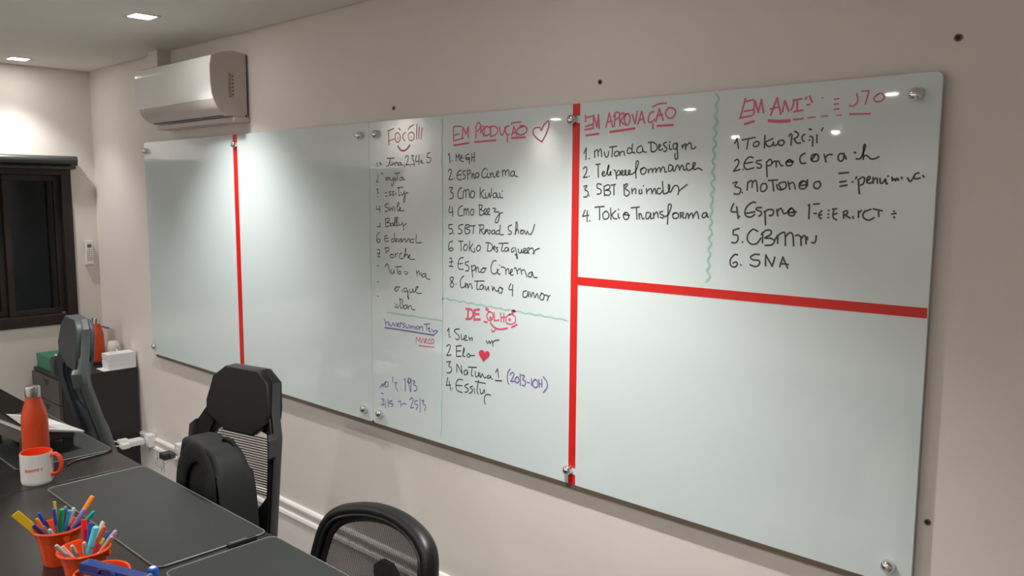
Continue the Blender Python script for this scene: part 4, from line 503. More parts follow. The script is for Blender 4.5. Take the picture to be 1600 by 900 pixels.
for c, wd, strokes in WORDS:
    b = nb()
    for k, q in enumerate(strokes): ribbon(b, q, WID[c]*wd, y=-.0005-.00002*(k % 5), sm=len(q) > 2)
    writing_part(bd[1], b, c, NAMES[c])
for c, wd, pts in LINES:
    b = nb(); ribbon(b, pts, WID[c]*wd, y=-.0007); writing_part(bd[1], b, c, 'red marker underline or doodle stroke' if c == 'red' else NAMES[c].replace('handwriting', 'stroke'))
# filled red heart beside the second line
hp = []
for i in range(28):
    t = 2*math.pi*i/28; hp.append((2.620+.026*math.sin(t)**3*1.0+.004*math.cos(t), 1.094+.0019*(13*math.cos(t)-5*math.cos(2*t)-2*math.cos(3*t)-math.cos(4*t))/1.3))
b = nb(); prism(b, hp, 'y', -.0009, -.0003); o = link('drawn_heart', b, MT['heart'], bd[1], smooth=False); o['label'] = 'filled red marker heart'

# wall plugs left in the wall
for (x, z, r, lab) in ((2.125, 1.95, .006, 'dark screw hole in wall above the middle of the boards'), (3.073, 1.962, .006, 'dark screw hole in wall above the tall red tape'), (4.019, 1.972, .0068, 'dark screw hole in wall above the right board corner'), (4.021, .902, .0062, 'dark screw hole in wall right of the board, low down')):
    t = thing('wall_plug', lab, 'wall plug', (x, WY, z), group='empty screw holes in the wall')
    b = nb(); tube(b, [(r*math.cos(a), -.001, r*math.sin(a)) for a in [2*math.pi*i/16 for i in range(16)]], r*.28, 6, closed=True); link('collar', b, MT['plug'], t)
    link('hole', cyl(nb(), (0, -.0015, 0), (0, 0, 0), r*.85), MT['hole'], t)
PENS=[
('A','ruler','yellow',(2.4456,-1.2677,0.7460),(2.4132,-1.3679,0.8796)),
('A','stick','yellow2',(2.4339,-1.2815,0.7460),(2.4552,-1.2939,0.8990)),
('A','pen','blue',(2.4343,-1.2679,0.7460),(2.4547,-1.3294,0.8813)),
('A','pen','blue',(2.4301,-1.2789,0.7460),(2.4648,-1.3002,0.8851)),
('A','marker','green',(2.4321,-1.2870,0.7460),(2.4598,-1.2799,0.8779)),
('A','pen','greyblue',(2.4316,-1.2902,0.7460),(2.4611,-1.2720,0.8816)),
('A','marker','cyan',(2.4325,-1.2936,0.7460),(2.4588,-1.2636,0.8697)),
('A','pen','white',(2.4347,-1.2985,0.7460),(2.4532,-1.2513,0.8711)),
('A','marker','orange',(2.4386,-1.3029,0.7460),(2.4462,-1.2036,0.8859)),
('A','pen','lilac',(2.4345,-1.3021,0.7460),(2.4582,-1.2286,0.8628)),
('A','pen','teal',(2.4324,-1.3078,0.7460),(2.4652,-1.2095,0.8533)),
('A','pen','navy',(2.4353,-1.2676,0.7460),(2.4559,-1.3434,0.8558)),
('A','pen','pink',(2.4364,-1.2716,0.7460),(2.4489,-1.3186,0.8447)),
('A','pen','paleblue',(2.4322,-1.2750,0.7460),(2.4596,-1.3100,0.8356)),
('A','pen','purple',(2.4295,-1.2916,0.7460),(2.4662,-1.2685,0.8361)),
('A','pen','navy',(2.4272,-1.2976,0.7460),(2.4792,-1.2466,0.8413)),
('A','pen','orange',(2.4431,-1.2676,0.7460),(2.4323,-1.3284,0.8604)),
('B','marker','red',(2.6193,-1.2912,0.7460),(2.6042,-1.2800,0.8933)),
('B','pen','blue',(2.6131,-1.2941,0.7460),(2.6199,-1.2728,0.8873)),
('B','marker','cyan2',(2.6093,-1.2975,0.7460),(2.6292,-1.2642,0.8779)),
('B','pen','white',(2.6177,-1.3058,0.7460),(2.6077,-1.2408,0.8780)),
('B','pen','vermilion',(2.6081,-1.3046,0.7460),(2.6322,-1.2466,0.8745)),
('B','pen','blue',(2.6167,-1.3059,0.7460),(2.6092,-1.2277,0.8496)),
('B','pen','violet',(2.6111,-1.3056,0.7460),(2.6299,-1.2213,0.8562)),
('B','pen','mint',(2.6136,-1.3120,0.7460),(2.6189,-1.2237,0.8465)),
('B','pen','lime',(2.6164,-1.3059,0.7460),(2.6116,-1.2428,0.8386)),
('B','pen','salmon',(2.6040,-1.3023,0.7460),(2.6526,-1.2392,0.8537)),
('B','pen','magenta',(2.6111,-1.3006,0.7460),(2.6248,-1.2564,0.8346)),
('B','pen','silver',(2.6171,-1.2701,0.7460),(2.6084,-1.3436,0.8529)),
('B','pen','silver',(2.6114,-1.2769,0.7460),(2.6239,-1.3158,0.8481)),
('B','pen','silver',(2.6068,-1.2859,0.7460),(2.6354,-1.2933,0.8520)),
('B','pen','pink',(2.6188,-1.2712,0.7460),(2.6056,-1.3299,0.8440))]
# ================================================================ air conditioner
ac = thing('air_conditioner', 'white wall-mounted split air conditioner above the left glass board', 'air conditioner', (.3, WY, 1.965))
def P(y, z): return (y-WY, z-1.965)
front = [P(-.052, 2.262), P(-.105, 2.254), P(-.150, 2.234), P(-.159, 2.19), P(-.158, 2.12), P(-.153, 2.070), P(-.147, 2.048)]
low = [P(-.146, 2.046), P(-.134, 2.018), P(-.112, 1.994), P(-.085, 1.982), P(-.050, 1.978)]
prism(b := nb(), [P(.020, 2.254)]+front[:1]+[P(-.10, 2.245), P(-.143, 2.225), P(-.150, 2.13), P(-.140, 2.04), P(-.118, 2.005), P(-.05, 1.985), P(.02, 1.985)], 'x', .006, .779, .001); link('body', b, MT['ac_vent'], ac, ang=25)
prism(b := nb(), front+[(y+.008, z) for y, z in front[::-1]], 'x', 0, .777, .0008, 1); link('front_panel', b, MT['ac'], ac, ang=25)
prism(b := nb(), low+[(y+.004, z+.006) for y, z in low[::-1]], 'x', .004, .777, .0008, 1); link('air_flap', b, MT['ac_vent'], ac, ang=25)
b = nb(); box(b, .03, .74, P(-.085, 0)[0], P(-.079, 0)[0], .0135, .0165); link('flap_slot', b, MT['dark'], ac)
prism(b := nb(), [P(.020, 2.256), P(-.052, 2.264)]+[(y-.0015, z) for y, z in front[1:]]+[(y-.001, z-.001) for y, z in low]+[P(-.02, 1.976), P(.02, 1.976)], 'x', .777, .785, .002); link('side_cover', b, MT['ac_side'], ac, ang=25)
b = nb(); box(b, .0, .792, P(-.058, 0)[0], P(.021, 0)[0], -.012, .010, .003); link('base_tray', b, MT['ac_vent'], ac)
b = nb(); box(b, .775, .787, P(.0125, 0)[0], P(.0165, 0)[0], .02, .285); link('rear_gap', b, MT['dark'], ac)
b = nb(); box(b, .785, .7855, P(-.078, 0)[0], P(-.048, 0)[0], .09, .205); st = link('sticker', b, MT['sticker'], ac); st['label'] = 'dark printed sticker'
b = nb()
for k in range(13):
    z = .096+k*.008; a = random.uniform(0, .006)
    box(b, .7855, .7859, P(-.076+a, 0)[0], P(-.062-random.uniform(0, .004), 0)[0], z, z+.0035)
    if k % 2: box(b, .7855, .7859, P(-.059, 0)[0], P(-.051, 0)[0], z, z+.006)
link('print', b, MT['print'], st, smooth=False)
link('screw', cyl(nb(), (.784, P(.006, 0)[0], .017), (.7875, P(.006, 0)[0], .017), .004), MT['dark'], ac)

# ================================================================ remote in holder
rm = thing('remote_control', 'white air-conditioner remote control in a wall holder beside the window', 'remote', (WX, -.040, 1.19))
b = nb(); box(b, .0, .014, -.023, .023, 0, .055, .003); link('holder', b, MT['white'], rm)
b = nb(); box(b, .006, .026, -.021, .021, .004, .150, .004, 3); link('body', b, MT['white'], rm)
link('screen', box(nb(), .026, .0265, -.012, .012, .108, .128), MT['lcd'], rm)
for r_ in range(6):
    for c in range(1 if r_ == 0 else 3):
        y = 0 if r_ == 0 else (c-1)*.011
        o = link('button', box(nb(), .0255, .0275, y-.0035, y+.0035, .094-r_*.013, .100-r_*.013, .0008, 1), MT['redb' if r_ == 0 else 'button'], rm)
        if r_ == 0: o['label'] = 'red power button'

# ================================================================ cabinet and the things on it
CX0, CX1, CY0, CZ = -.70, -.257, -.399, .621
cb = thing('drawer_cabinet', 'low black drawer cabinet in the corner under the window', 'cabinet', ((CX0+CX1)/2, (CY0+.01)/2, 0))
ox, oy = (CX0+CX1)/2, (CY0+.01)/2
def cbox(x0, x1, y0, y1, z0, z1, bev=0): return box(nb(), x0-ox, x1-ox, y0-oy, y1-oy, z0, z1, bev)
link('side_panel', cbox(CX1-.018, CX1, CY0+.002, .01, 0, CZ-.018, .001), MT['cab'], cb)
link('side_panel', cbox(CX0, CX0+.018, CY0+.002, .01, 0, CZ-.018, .001), MT['cab'], cb)
link('back_panel', cbox(CX0+.018, CX1-.018, -.004, .01, 0, CZ-.018), MT['cab'], cb)
link('top', cbox(CX0, CX1, CY0-.004, .01, CZ-.018, CZ, .0015), MT['cab'], cb)
link('plinth', cbox(CX0+.018, CX1-.018, CY0+.03, CY0+.045, 0, .05), MT['cab'], cb)
for k in range(4):
    z1 = CZ-.020-k*.137; d = link('drawer', cbox(CX0+.003, CX1-.003, CY0-.016, CY0+.001, z1-.133, z1, .001), MT['drawer'], cb)
    hx = -.452-ox
    prism(b := nb(), [(hx-.045, z1-.016), (hx+.045, z1-.016), (hx+.006, z1-.050), (hx-.006, z1-.050)], 'y', CY0-.0185-oy, CY0-.015-oy, .0008, 1)
    link('handle', b, MT['dark'], d)
t = thing('green_box', 'dark green cardboard box on the black cabinet, behind the grey chair', 'box', (-.56, -.315, CZ))
link('body', box(nb(), -.13, .13, -.07, .07, 0, .062, .001), MT['green'], t); link('lid', box(nb(), -.132, .132, -.072, .072, .034, .080, .0015), MT['green'], t)
o = link('print', box(nb(), .00, .09, -.02, .02, .080, .0804), MT['paper'], t); o['label'] = 'pale printed logo patch'
t = tag(link('paper_sheet', box(nb(), -.055, .055, -.09, .09, 0, .003), MT['paper'], loc=(-.315, -.085, CZ)), 'white paper sheet under the two white boxes', 'paper')
for k, lab in enumerate(('lower of two stacked white flat cardboard boxes', 'upper of two stacked white flat boxes with a small red mark')):
    t = thing('white_box', lab, 'box', (-.316, -.067, CZ+.003+k*.044), group='white boxes on the cabinet')
    link('body', box(nb(), -.045, .045, -.077, .077, 0, .030, .001), MT['paper'], t)
    link('lid', box(nb(), -.0462, .0462, -.0785, .0785, .014 if k else .020, .0435, .0012), MT['paper'], t)
    if k:
        b = nb(); tube(b, [(.012*math.cos(a)-.005, .03*math.sin(a)*.6-.03, .0438) for a in [i*math.pi/8 for i in range(16)]], .0012, 6, closed=True)
        o = link('print', b, MT['peach'], t); o['label'] = 'small faded red emblem'
t = thing('picture_frame', 'thin white framed panel leaning at the wall behind the far orange bottle', 'frame', (-.64, -.015, CZ))
link('frame', box(nb(), -.055, .050, -.008, .004, 0, .195, .002), MT['cream'], t); link('edge_strip', box(nb(), -.056, .051, -.010, .006, .192, .197), MT['lapb'], t)
t = thing('ceramic_cup', 'small white ceramic cup on the cabinet behind the white boxes', 'cup', (-.478, -.035, CZ))
link('body', lathe(nb(), [(0, 0), (.034, .001), (.040, .02), (.042, .09), (.036, .115), (.026, .130), (.022, .128), (.0, .125)]), MT['cream'], t)
link('handle', tube(nb(), smoothpts([(.038, 0, .085), (.060, 0, .078), (.064, 0, .05), (.040, 0, .03)]), .005), MT['cream'], t)
def bottle(loc, lab, h=.262, r=.040):
    t = thing('water_bottle', lab, 'bottle', loc, group='orange steel water bottles')
    s = h/.262
    link('body', lathe(nb(), [(0, 0), (r*.93, .001), (r, .006), (r, .135*s), (r*.97, .155*s), (r*.86, .178*s), (r*.68, .202*s), (r*.57, .218*s), (r*.56, .226*s), (0, .226*s)], n=40), MT['orange'], t, ang=50)
    link('cap', lathe(nb(), [(0, .225*s), (r*.56, .225*s), (r*.58, .228*s), (r*.58, .256*s), (r*.53, .261*s), (0, .262*s)], n=36), MT['steel'], t)
    return t
bottle((-.50, -.115, CZ+.018), 'orange bottle with steel cap on the corner cabinet', .262, .038)
t = thing('bottle_stand', 'low dark round base under the bottle on the cabinet', 'coaster', (-.50, -.115, CZ)); link('body', lathe(nb(), [(0, 0), (.040, 0), (.041, .004), (.040, .017), (0, .0175)]), MT['cab'], t)

# ================================================================ power outlets
def outlet(x, z, lab):
    t = thing('wall_outlet', lab, 'outlet', (x, .004, z), group='surface outlets on the baseboard')
    link('box', box(nb(), -.030, .030, -.030, .010, -.034, .034, .003), MT['white'], t)
    link('socket', cyl(nb(), (0, -.032, 0), (0, -.029, 0), .018, n=24), MT['paper'], t); return t
outlet(-.085, .222, 'white surface outlet box beside the black cabinet'); outlet(.300, .250, 'white surface outlet box carrying the black adapter')
t = thing('charger', 'white double phone charger plugged in beside the cabinet', 'charger', (-.13, -.03, .215))
link('body', box(nb(), -.035, .035, -.085, -.0, -.014, .016, .004), MT['white'], t); link('plug', box(nb(), -.060, -.015, -.12, -.07, -.004, .020, .003), MT['white'], t); link('plug', box(nb(), -.02, .03, -.125, -.08, -.020, .006, .003), MT['white'], t)
for k, pts in enumerate(([(-.045, -.12, .01), (-.075, -.19, .020), (-.095, -.30, -.01), (-.10, -.38, -.205)], [(.0, -.124, -.006), (-.02, -.17, -.006), (-.05, -.22, -.06), (-.06, -.25, -.205)])):
    link('cable', tube(nb(), smoothpts(pts, 6), .003), MT['white'], t)
t = thing('power_adapter', 'small black power adapter hanging from the right outlet', 'adapter', (.262, -.028, .222))
link('body', box(nb(), -.040, .022, -.062, -.002, -.018, .016, .004), MT['lapd'], t); link('prong_block', box(nb(), .018, .036, -.03, -.004, -.012, .014, .003), MT['lapb'], t)
link('cable', tube(nb(), smoothpts([(.03, -.02, -.012), (.02, -.05, -.035), (-.03, -.05, -.04), (-.06, -.03, -.03), (-.08, -.02, -.12)], 5), .0012), MT['button'], t)
for k, (x, lab) in enumerate(((-.01, 'loose grey wire tangle hanging on the white baseboard'),)):
    b = nb()
    for j in range(4):
        pts = [(x+j*.022+.018*math.sin(a*1.7+j), -.004-.003*random.random(), .165-.022*a+.01*math.cos(3*a+j)) for a in range(5)]
        tube(b, smoothpts([(p[0], p[1]+WY-.018-.004, p[2]) for p in pts], 4), .0013, 6)
    tag(link('wire_tangle', b, MT['button']), lab, 'cable')

# ================================================================ desks
DZ = .74
def desk(x0, x1, y0, y1, lab):
    t = thing('desk', lab, 'desk', ((x0+x1)/2, (y0+y1)/2, 0), group='black desks along the board wall'); hx, hy = (x1-x0)/2, (y1-y0)/2
    link('tabletop', box(nb(), -hx+.001, hx-.001, -hy, hy, DZ-.028, DZ, .0022), MT['desk'], t)
    for sx in (-1, 1):
        for sy in (-1, 1): link('leg', box(nb(), sx*(hx-.08)-.025, sx*(hx-.08)+.025, sy*(hy-.10)-.025, sy*(hy-.10)+.025, 0, DZ-.068, .003), MT['metal'], t)
        link('cross_rail', box(nb(), sx*(hx-.08)-.02, sx*(hx-.08)+.02, -hy+.06, hy-.06, DZ-.068, DZ-.028, .002), MT['metal'], t)
    link('modesty_panel', box(nb(), -hx+.12, hx-.12, -.009, .009, .30, DZ-.028), MT['cab'], t)
desk(.25, 1.847, -2.05, -.845, 'far black desk, holding the laptop, bottle and mug')
desk(1.847, 3.50, -2.05, -.845, 'near black desk, holding the orange pen buckets')
def pad(x0, x1, y0, y1, lab, rz=0):
    t = thing('desk_pad', lab, 'desk pad', ((x0+x1)/2, (y0+y1)/2, DZ), rz, group='dark leather desk pads'); hx, hy = (x1-x0)/2, (y1-y0)/2
    o = rrect(-hx, hx, -hy, hy, .022, 6)
    link('mat', prism(nb(), o, 'z', 0, .0032, .0008, 1), MT['pad'], t)
    link('edge_trim', tube(nb(), [(p[0], p[1], .0024) for p in rrect(-hx+.0015, hx-.0015, -hy+.0015, hy-.0015, .022, 6)], .0020, 6, closed=True), MT['padrim'], t)
pad(.88, 1.636, -1.150, -.847, 'far dark desk pad under the laptop'); pad(1.882, 2.655, -1.143, -.846, 'middle dark desk pad beside the pen buckets')
pad(2.683, 3.46, -1.140, -.846, 'nearest dark desk pad at the bottom edge')
t = thing('flat_pen', 'flat black pen lying against the near edge of middle desk pad', 'pen', (2.662, -.922, DZ))
link('barrel', box(nb(), -.007, .007, -.042, .036, .0, .009, .002), MT['gloss'], t); link('pocket_clip', box(nb(), -.002, .002, -.036, .01, .009, .0105, .0005, 1), MT['padrim'], t)
tag(link('laptop_cable', tube(nb(), smoothpts([(1.700, -1.02, DZ+.0035), (1.672, -.99, DZ+.0035), (1.662, -.93, DZ+.0035), (1.652, -.88, DZ+.0035), (1.63, -.852, DZ+.006)], 5), .003), MT['lapd']), 'thin black cable lying beside the far desk pad', 'cable')

# laptop on a riser
LR = math.radians(6.8)
t = thing('laptop', 'silver laptop with its dark lid open, tilted on a riser', 'laptop', (1.529, -.903, DZ), LR)
b = nb(); prism(b, [(0, .054), (0, .060), (-.20, .116), (-.20, .104)], 'x', -.32, 0, .0015); link('keyboard_base', b, MT['silver'], t)
link('keyboard', prism(nb(), [(-.08, .0824), (-.08, .0832), (-.185, .1126), (-.185, .1118)], 'x', -.29, -.03), MT['button'], t)
link('trackpad', prism(nb(), [(-.012, .0634), (-.012, .0640), (-.070, .0802), (-.070, .0796)], 'x', -.21, -.11), MT['white'], t)
b = nb(); prism(b, [(-.190, .114), (-.198, .116), (-.285, .205), (-.279, .209)], 'x', -.32, -.005, .002); link('screen_lid', b, MT['lapd'], t)
t = thing('laptop_riser', 'dark grey sloping riser holding up the silver laptop', 'stand', (1.529, -.903, DZ+.0035), LR)
b = nb(); prism(b, [(-.02, .036), (-.02, .050), (-.19, .096), (-.19, .050)], 'x', -.29, -.03, .002); link('tray', b, MT['lapb'], t)
for sx in (-.28, -.05): link('leg', prism(nb(), [(-.02, 0), (-.02, .046), (-.19, .064), (-.19, 0), (-.16, 0), (-.16, .045), (-.05, .03), (-.05, 0)], 'x', sx-.008, sx+.008), MT['lapd'], t)
t = tag(link('peach_notebook', box(nb(), -.05, .05, -.035, .035, 0, .012, .001), MT['peach'], loc=(1.13, -1.175, DZ)), 'small peach notebook on the desk at the left photo edge', 'notebook')

bottle((1.588, -1.076, DZ+.0034), 'orange bottle with steel cap standing behind the mug on the desk', .258, .040)
# mug
mg = thing('mug', 'white mug with orange inside and handle, red lettering, in front of bottle', 'mug', (1.787, -1.135, DZ), math.atan2(.683, .730))
MR, MH = .0455, .096
link('body', lathe(nb(), [(0, 0), (MR*.93, 0), (MR*.97, .004), (MR, .010), (MR, MH-.002), (MR-.0012, MH), (MR-.004, MH-.001)], n=44), MT['mugw'], mg)
o = link('lining', lathe(nb(), [(MR-.0008, MH-.0022), (MR-.0012, MH+.0004), (MR-.0045, MH+.0002), (MR-.005, MH-.006), (MR-.005, .010), (0, .008)], n=44), MT['mugo'], mg); o['label'] = 'orange glazed inside and rim'
b = nb(); tube(b, smoothpts([(MR-.003, 0, MH-.012), (MR+.014, 0, MH-.006), (MR+.029, 0, MH-.020), (MR+.031, 0, MH-.045), (MR+.020, 0, MH-.066), (MR-.003, 0, MH-.072)], 5), .0048, 10, ry=.0062); o = link('handle', b, MT['mugo'], mg); o['label'] = 'orange handle'
b = nb()
for q in layout('innova-c', -.2, 0, .95, .004, .013)[0]:
    pts = [(math.sin(p[0]*1.0)*0, 0) for p in q]
    P3 = []
    for p in (smoothpts([(a[0], a[1], 0) for a in q], 2) if len(q) > 2 else [(a[0], a[1], 0) for a in q]):
        th = -math.pi/2-.05+p[0]*1.0; P3.append((MR*1.006*math.cos(th), MR*1.006*math.sin(th), .043+p[1]))
    if len(P3) > 1: tube(b, P3, .0009, 5)
link('lettering', b, MT['vred'] if 'vred' in MT else PM['vermilion'], mg)

# ================================================================ pen buckets
for cx, cy, lab, rz in ((2.440, -1.285, 'orange bucket farthest left, holding the yellow ruler and pens', 0), (2.615, -1.288, 'middle orange bucket with red marker and cyan marker', 1), (2.768, -1.306, 'nearest orange bucket, filled with clips, under the blue stapler', 2)):
    t = thing('pen_bucket', lab, 'bucket', (cx, cy, DZ), rz, group='orange pen buckets')
    link('body', lathe(nb(), [(0, .0), (.034, 0), (.036, .004), (.0445, .060), (.0455, .0615), (.0465, .064), (.0530, .0885), (.0505, .0885), (.0435, .063), (.0330, .006), (0, .004)], n=40), MT['bucket'], t, ang=50)
    link('rim', tube(nb(), [(.0540*math.cos(a), .0540*math.sin(a), .0885) for a in [2*math.pi*i/40 for i in range(40)]], .0034, 8, closed=True), MT['bucket'], t)
    for s in (1, -1): link('handle_lug', cyl(nb(), (s*.049, 0, .074), (s*.055, 0, .074), .007), MT['bucket'], t)
NAMEP = dict(yellow='wide yellow ruler leaning left out of the far bucket', yellow2='thin yellow stick in the far bucket', green='green marker upright in the far bucket', greyblue='grey-blue pen in the far bucket', cyan='short cyan marker in the far bucket',
 orange='orange marker, tallest, leaning right from the far bucket', lilac='lilac pen beside the tall orange marker', teal='teal capped pen leaning right in the far bucket', paleblue='pale blue capped pen at the front of far bucket',
 purple='dark purple pen leaning right in far bucket', red='red marker, tallest in the middle bucket', cyan2='light blue thick marker in the middle bucket', vermilion='vermilion pen behind the light grey pen', violet='pink-violet tipped pen leaning far right', mint='mint green tipped pen leaning right',
 lime='lime green pen cap in the middle bucket', salmon='salmon pen leaning right in the middle bucket', magenta='magenta pen low in the middle bucket')
EXTRA = {('A', 'blue'): ['blue pen leaning left in the far bucket', 'blue pen beside the thin yellow stick'], ('A', 'white'): ['light grey pen right of the cyan marker'], ('A', 'navy'): ['navy pen lying low at the left rim of far bucket', 'navy pen leaning right in the far bucket'],
 ('A', 'pink'): ['pale pink pen at the front of the far bucket'], ('A', 'orange'): ['orange marker, tallest, leaning right from the far bucket', 'slim orange pen near the yellow ruler'], ('B', 'blue'): ['blue capped pen right of the red marker', 'blue pen leaning right in the middle bucket'],
 ('B', 'white'): ['long light grey pen in the middle bucket'], ('B', 'pink'): ['pale pink pen at the left rim of middle bucket'], ('B', 'silver'): ['silver pen leaning furthest left in middle bucket', 'silver pen upright at front of middle bucket', 'silver pen in front of the red marker']}
cnt = {}
for cu, kind, colr, p0, p1 in PENS:
    k = cnt.get((cu, colr), 0); cnt[(cu, colr)] = k+1
    lab = EXTRA[(cu, colr)][k] if (cu, colr) in EXTRA else NAMEP[colr]
    A, B_ = Vector(p0), Vector(p1); L = (B_-A).length; d = (B_-A)/L
    q = d.to_track_quat('Z', 'Y')
    if kind in ('ruler', 'stick'):
        o = link('ruler' if kind == 'ruler' else 'wooden_stick', box(nb(), -(.010 if kind == 'ruler' else .0035), (.010 if kind == 'ruler' else .0035), -.001, .001, 0, L, .0009, 1), PM[colr])
        tag(o, lab, 'ruler' if kind == 'ruler' else 'stick')
        # broad face turned towards +x -y
        nrm = Vector((.75, -.6, .25)); nrm = (nrm-d*nrm.dot(d)).normalized(); xx = nrm.cross(d)*1
        o.matrix_world = Matrix.Translation(A) @ Matrix(((xx.x, nrm.x, d.x, 0), (xx.y, nrm.y, d.y, 0), (xx.z, nrm.z, d.z, 0), (0, 0, 0, 1)))
        continue
    t = thing('marker_pen' if kind == 'marker' else 'ballpoint_pen', lab, 'pen', p0, group='pens in the orange buckets')
    t.rotation_mode = 'QUATERNION'; t.rotation_quaternion = q
    r = .0062 if kind == 'marker' else .0042
    if colr == 'cyan2': r = .0075
    light = colr in ('white', 'silver', 'pink', 'paleblue')
    link('barrel', lathe(nb(), [(0, 0), (r*.3, 0), (r*.85, .012), (r*.9, L-.045)], n=14), PM[colr] if not (kind == 'pen' and colr in ('blue', 'navy')) else PM['greyblue'], t)
    link('cap', lathe(nb(), [(r*.9, L-.047), (r, L-.046), (r, L-.004), (r*.75, L-.0005), (0, L)], n=14), PM[colr], t)
    if kind == 'pen': link('pocket_clip', box(nb(), -.0012, .0012, -r-.0022, -r-.0008, L-.038, L-.004, .0003, 1), PM[colr], t)
# clips heaped in the near bucket
for k in range(9):
    a = k*2.4; rr = .012+.0022*k; zz = .078+.003*(k % 3)
    b = nb(); q = [(0, 0), (.026, 0), (.029, .004), (.026, .008), (.002, .008), (0, .006), (.002, .003), (.02, .003)]
    tube(b, [(x, y, 0) for x, y in q], .0011, 6)
    o = link('paper_clip', b, MT['clip'], loc=(2.768+rr*math.cos(a), -1.306+rr*math.sin(a), DZ+zz)); o.rotation_euler = (random.uniform(-.5, .5), random.uniform(-.5, .5), random.uniform(0, 6))
    tag(o, 'silver wire paper clip heaped in the nearest orange bucket', 'paper clip', 'paper clips in the nearest bucket')
tag(link('clip_bed', lathe(nb(), [(0, .078), (.03, .076), (.046, .070), (.0435, .066), (0, .066)]), MT['lapb'], loc=(2.768, -1.306, DZ)), 'layer of small office supplies filling the nearest bucket', 'supplies')
# stapler lying across the bucket
ax = Vector((.163, .074, 0)); L = ax.length
t = thing('stapler', 'dark blue stapler lying across the nearest orange bucket', 'stapler', (2.735, -1.331, DZ+.0955), math.atan2(ax.y, ax.x))
b = nb(); prism(b, [(0, 0), (L, 0), (L, .006), (L-.01, .009), (.02, .017), (.004, .018), (0, .015)], 'y', -.013, .013, .002); link('arm', b, MT['stapler'], t)
link('base', box(nb(), .005, L-.01, -.016, .016, -.0035, .003, .0015), MT['stapler'], t)
b = nb(); tube(b, smoothpts([(.055, -.0145, .004), (.062, -.0145, .014), (.085, -.0145, .015), (.100, -.0145, .006)], 4), .003, 8); link('side_guard', b, MT['stapler'], t)
link('hinge_pin', cyl(nb(), (L-.012, -.014, .006), (L-.012, .014, .006), .004), MT['clip'], t)
t = thing('blue_marker', 'thick blue marker standing behind the stapler tip', 'pen', (2.826, -1.222, DZ))
link('barrel', lathe(nb(), [(0, 0), (.0095, 0), (.0105, .004), (.0105, .052)], n=20), MT['bluem'], t); link('cap', lathe(nb(), [(.0105, .050), (.0118, .051), (.0118, .086), (.009, .09), (0, .09)], n=20), MT['bluem'], t)
link('cap_disc', cyl(nb(), (0, 0, .0895), (0, 0, .091), .006), MT['paper'], t)

# ================================================================ chairs
def ring(bm, outer, inner, y0, y1, fdef, bev=.006):
    """plate with a hole: outer and inner outlines of equal count"""
    b = nb(); n = len(outer); V = {}
    for nm, pts in (('o', outer), ('i', inner)):
        for y in (0, 1): V[nm, y] = [b.verts.new((p[0], (y0, y1)[y], p[1])) for p in pts]
    for i in range(n):
        j = (i+1) % n
        for (a, c) in ((('o', 0), ('i', 0)), (('i', 1), ('o', 1)), (('o', 1), ('o', 0)), (('i', 0), ('i', 1))):
            b.faces.new((V[a][i], V[a][j], V[c][j], V[c][i]))
    bmesh.ops.recalc_face_normals(b, faces=b.faces)
    es = [e for e in b.edges if len(e.link_faces) == 2 and e.calc_face_angle() > .5]
    bmesh.ops.bevel(b, geom=es, offset=bev, segments=2, affect='EDGES', profile=.5)
    for v in b.verts: v.co = fdef(v.co)
    merge(bm, b); return bm
def star_base(t, m, z=.42):
    link('gas_lift', cyl(cyl(nb(), (0, -.24, .09), (0, -.24, .30), .027), (0, -.24, .30), (0, -.24, z), .016), MT['metal'], t)
    for k in range(5):
        a = math.radians(90+72*k); d = Vector((math.cos(a), math.sin(a), 0)); c = Vector((0, -.24, 0))
        l = link('base_leg', tube(nb(), [c+Vector((0, 0, .11)), c+d*.15+Vector((0, 0, .10)), c+d*.30+Vector((0, 0, .075))], [.028, .023, .018], 8), m, t)
        b = nb(); p = c+d*.30; s = Vector((-d.y, d.x, 0))
        for q in (-.018, .018): cyl(b, p+s*(q-.008)+Vector((0, 0, .026)), p+s*(q+.008)+Vector((0, 0, .026)), .026, n=16)
        cyl(b, p+Vector((0, 0, .03)), p+Vector((0, 0, .075)), .007); link('caster', b, MT['gloss'], l)
def smooth_poly(pts, k=3): return [(p.x, p.y) for p in smoothpts([(a, c, 0) for a, c in pts], k, closed=True)]
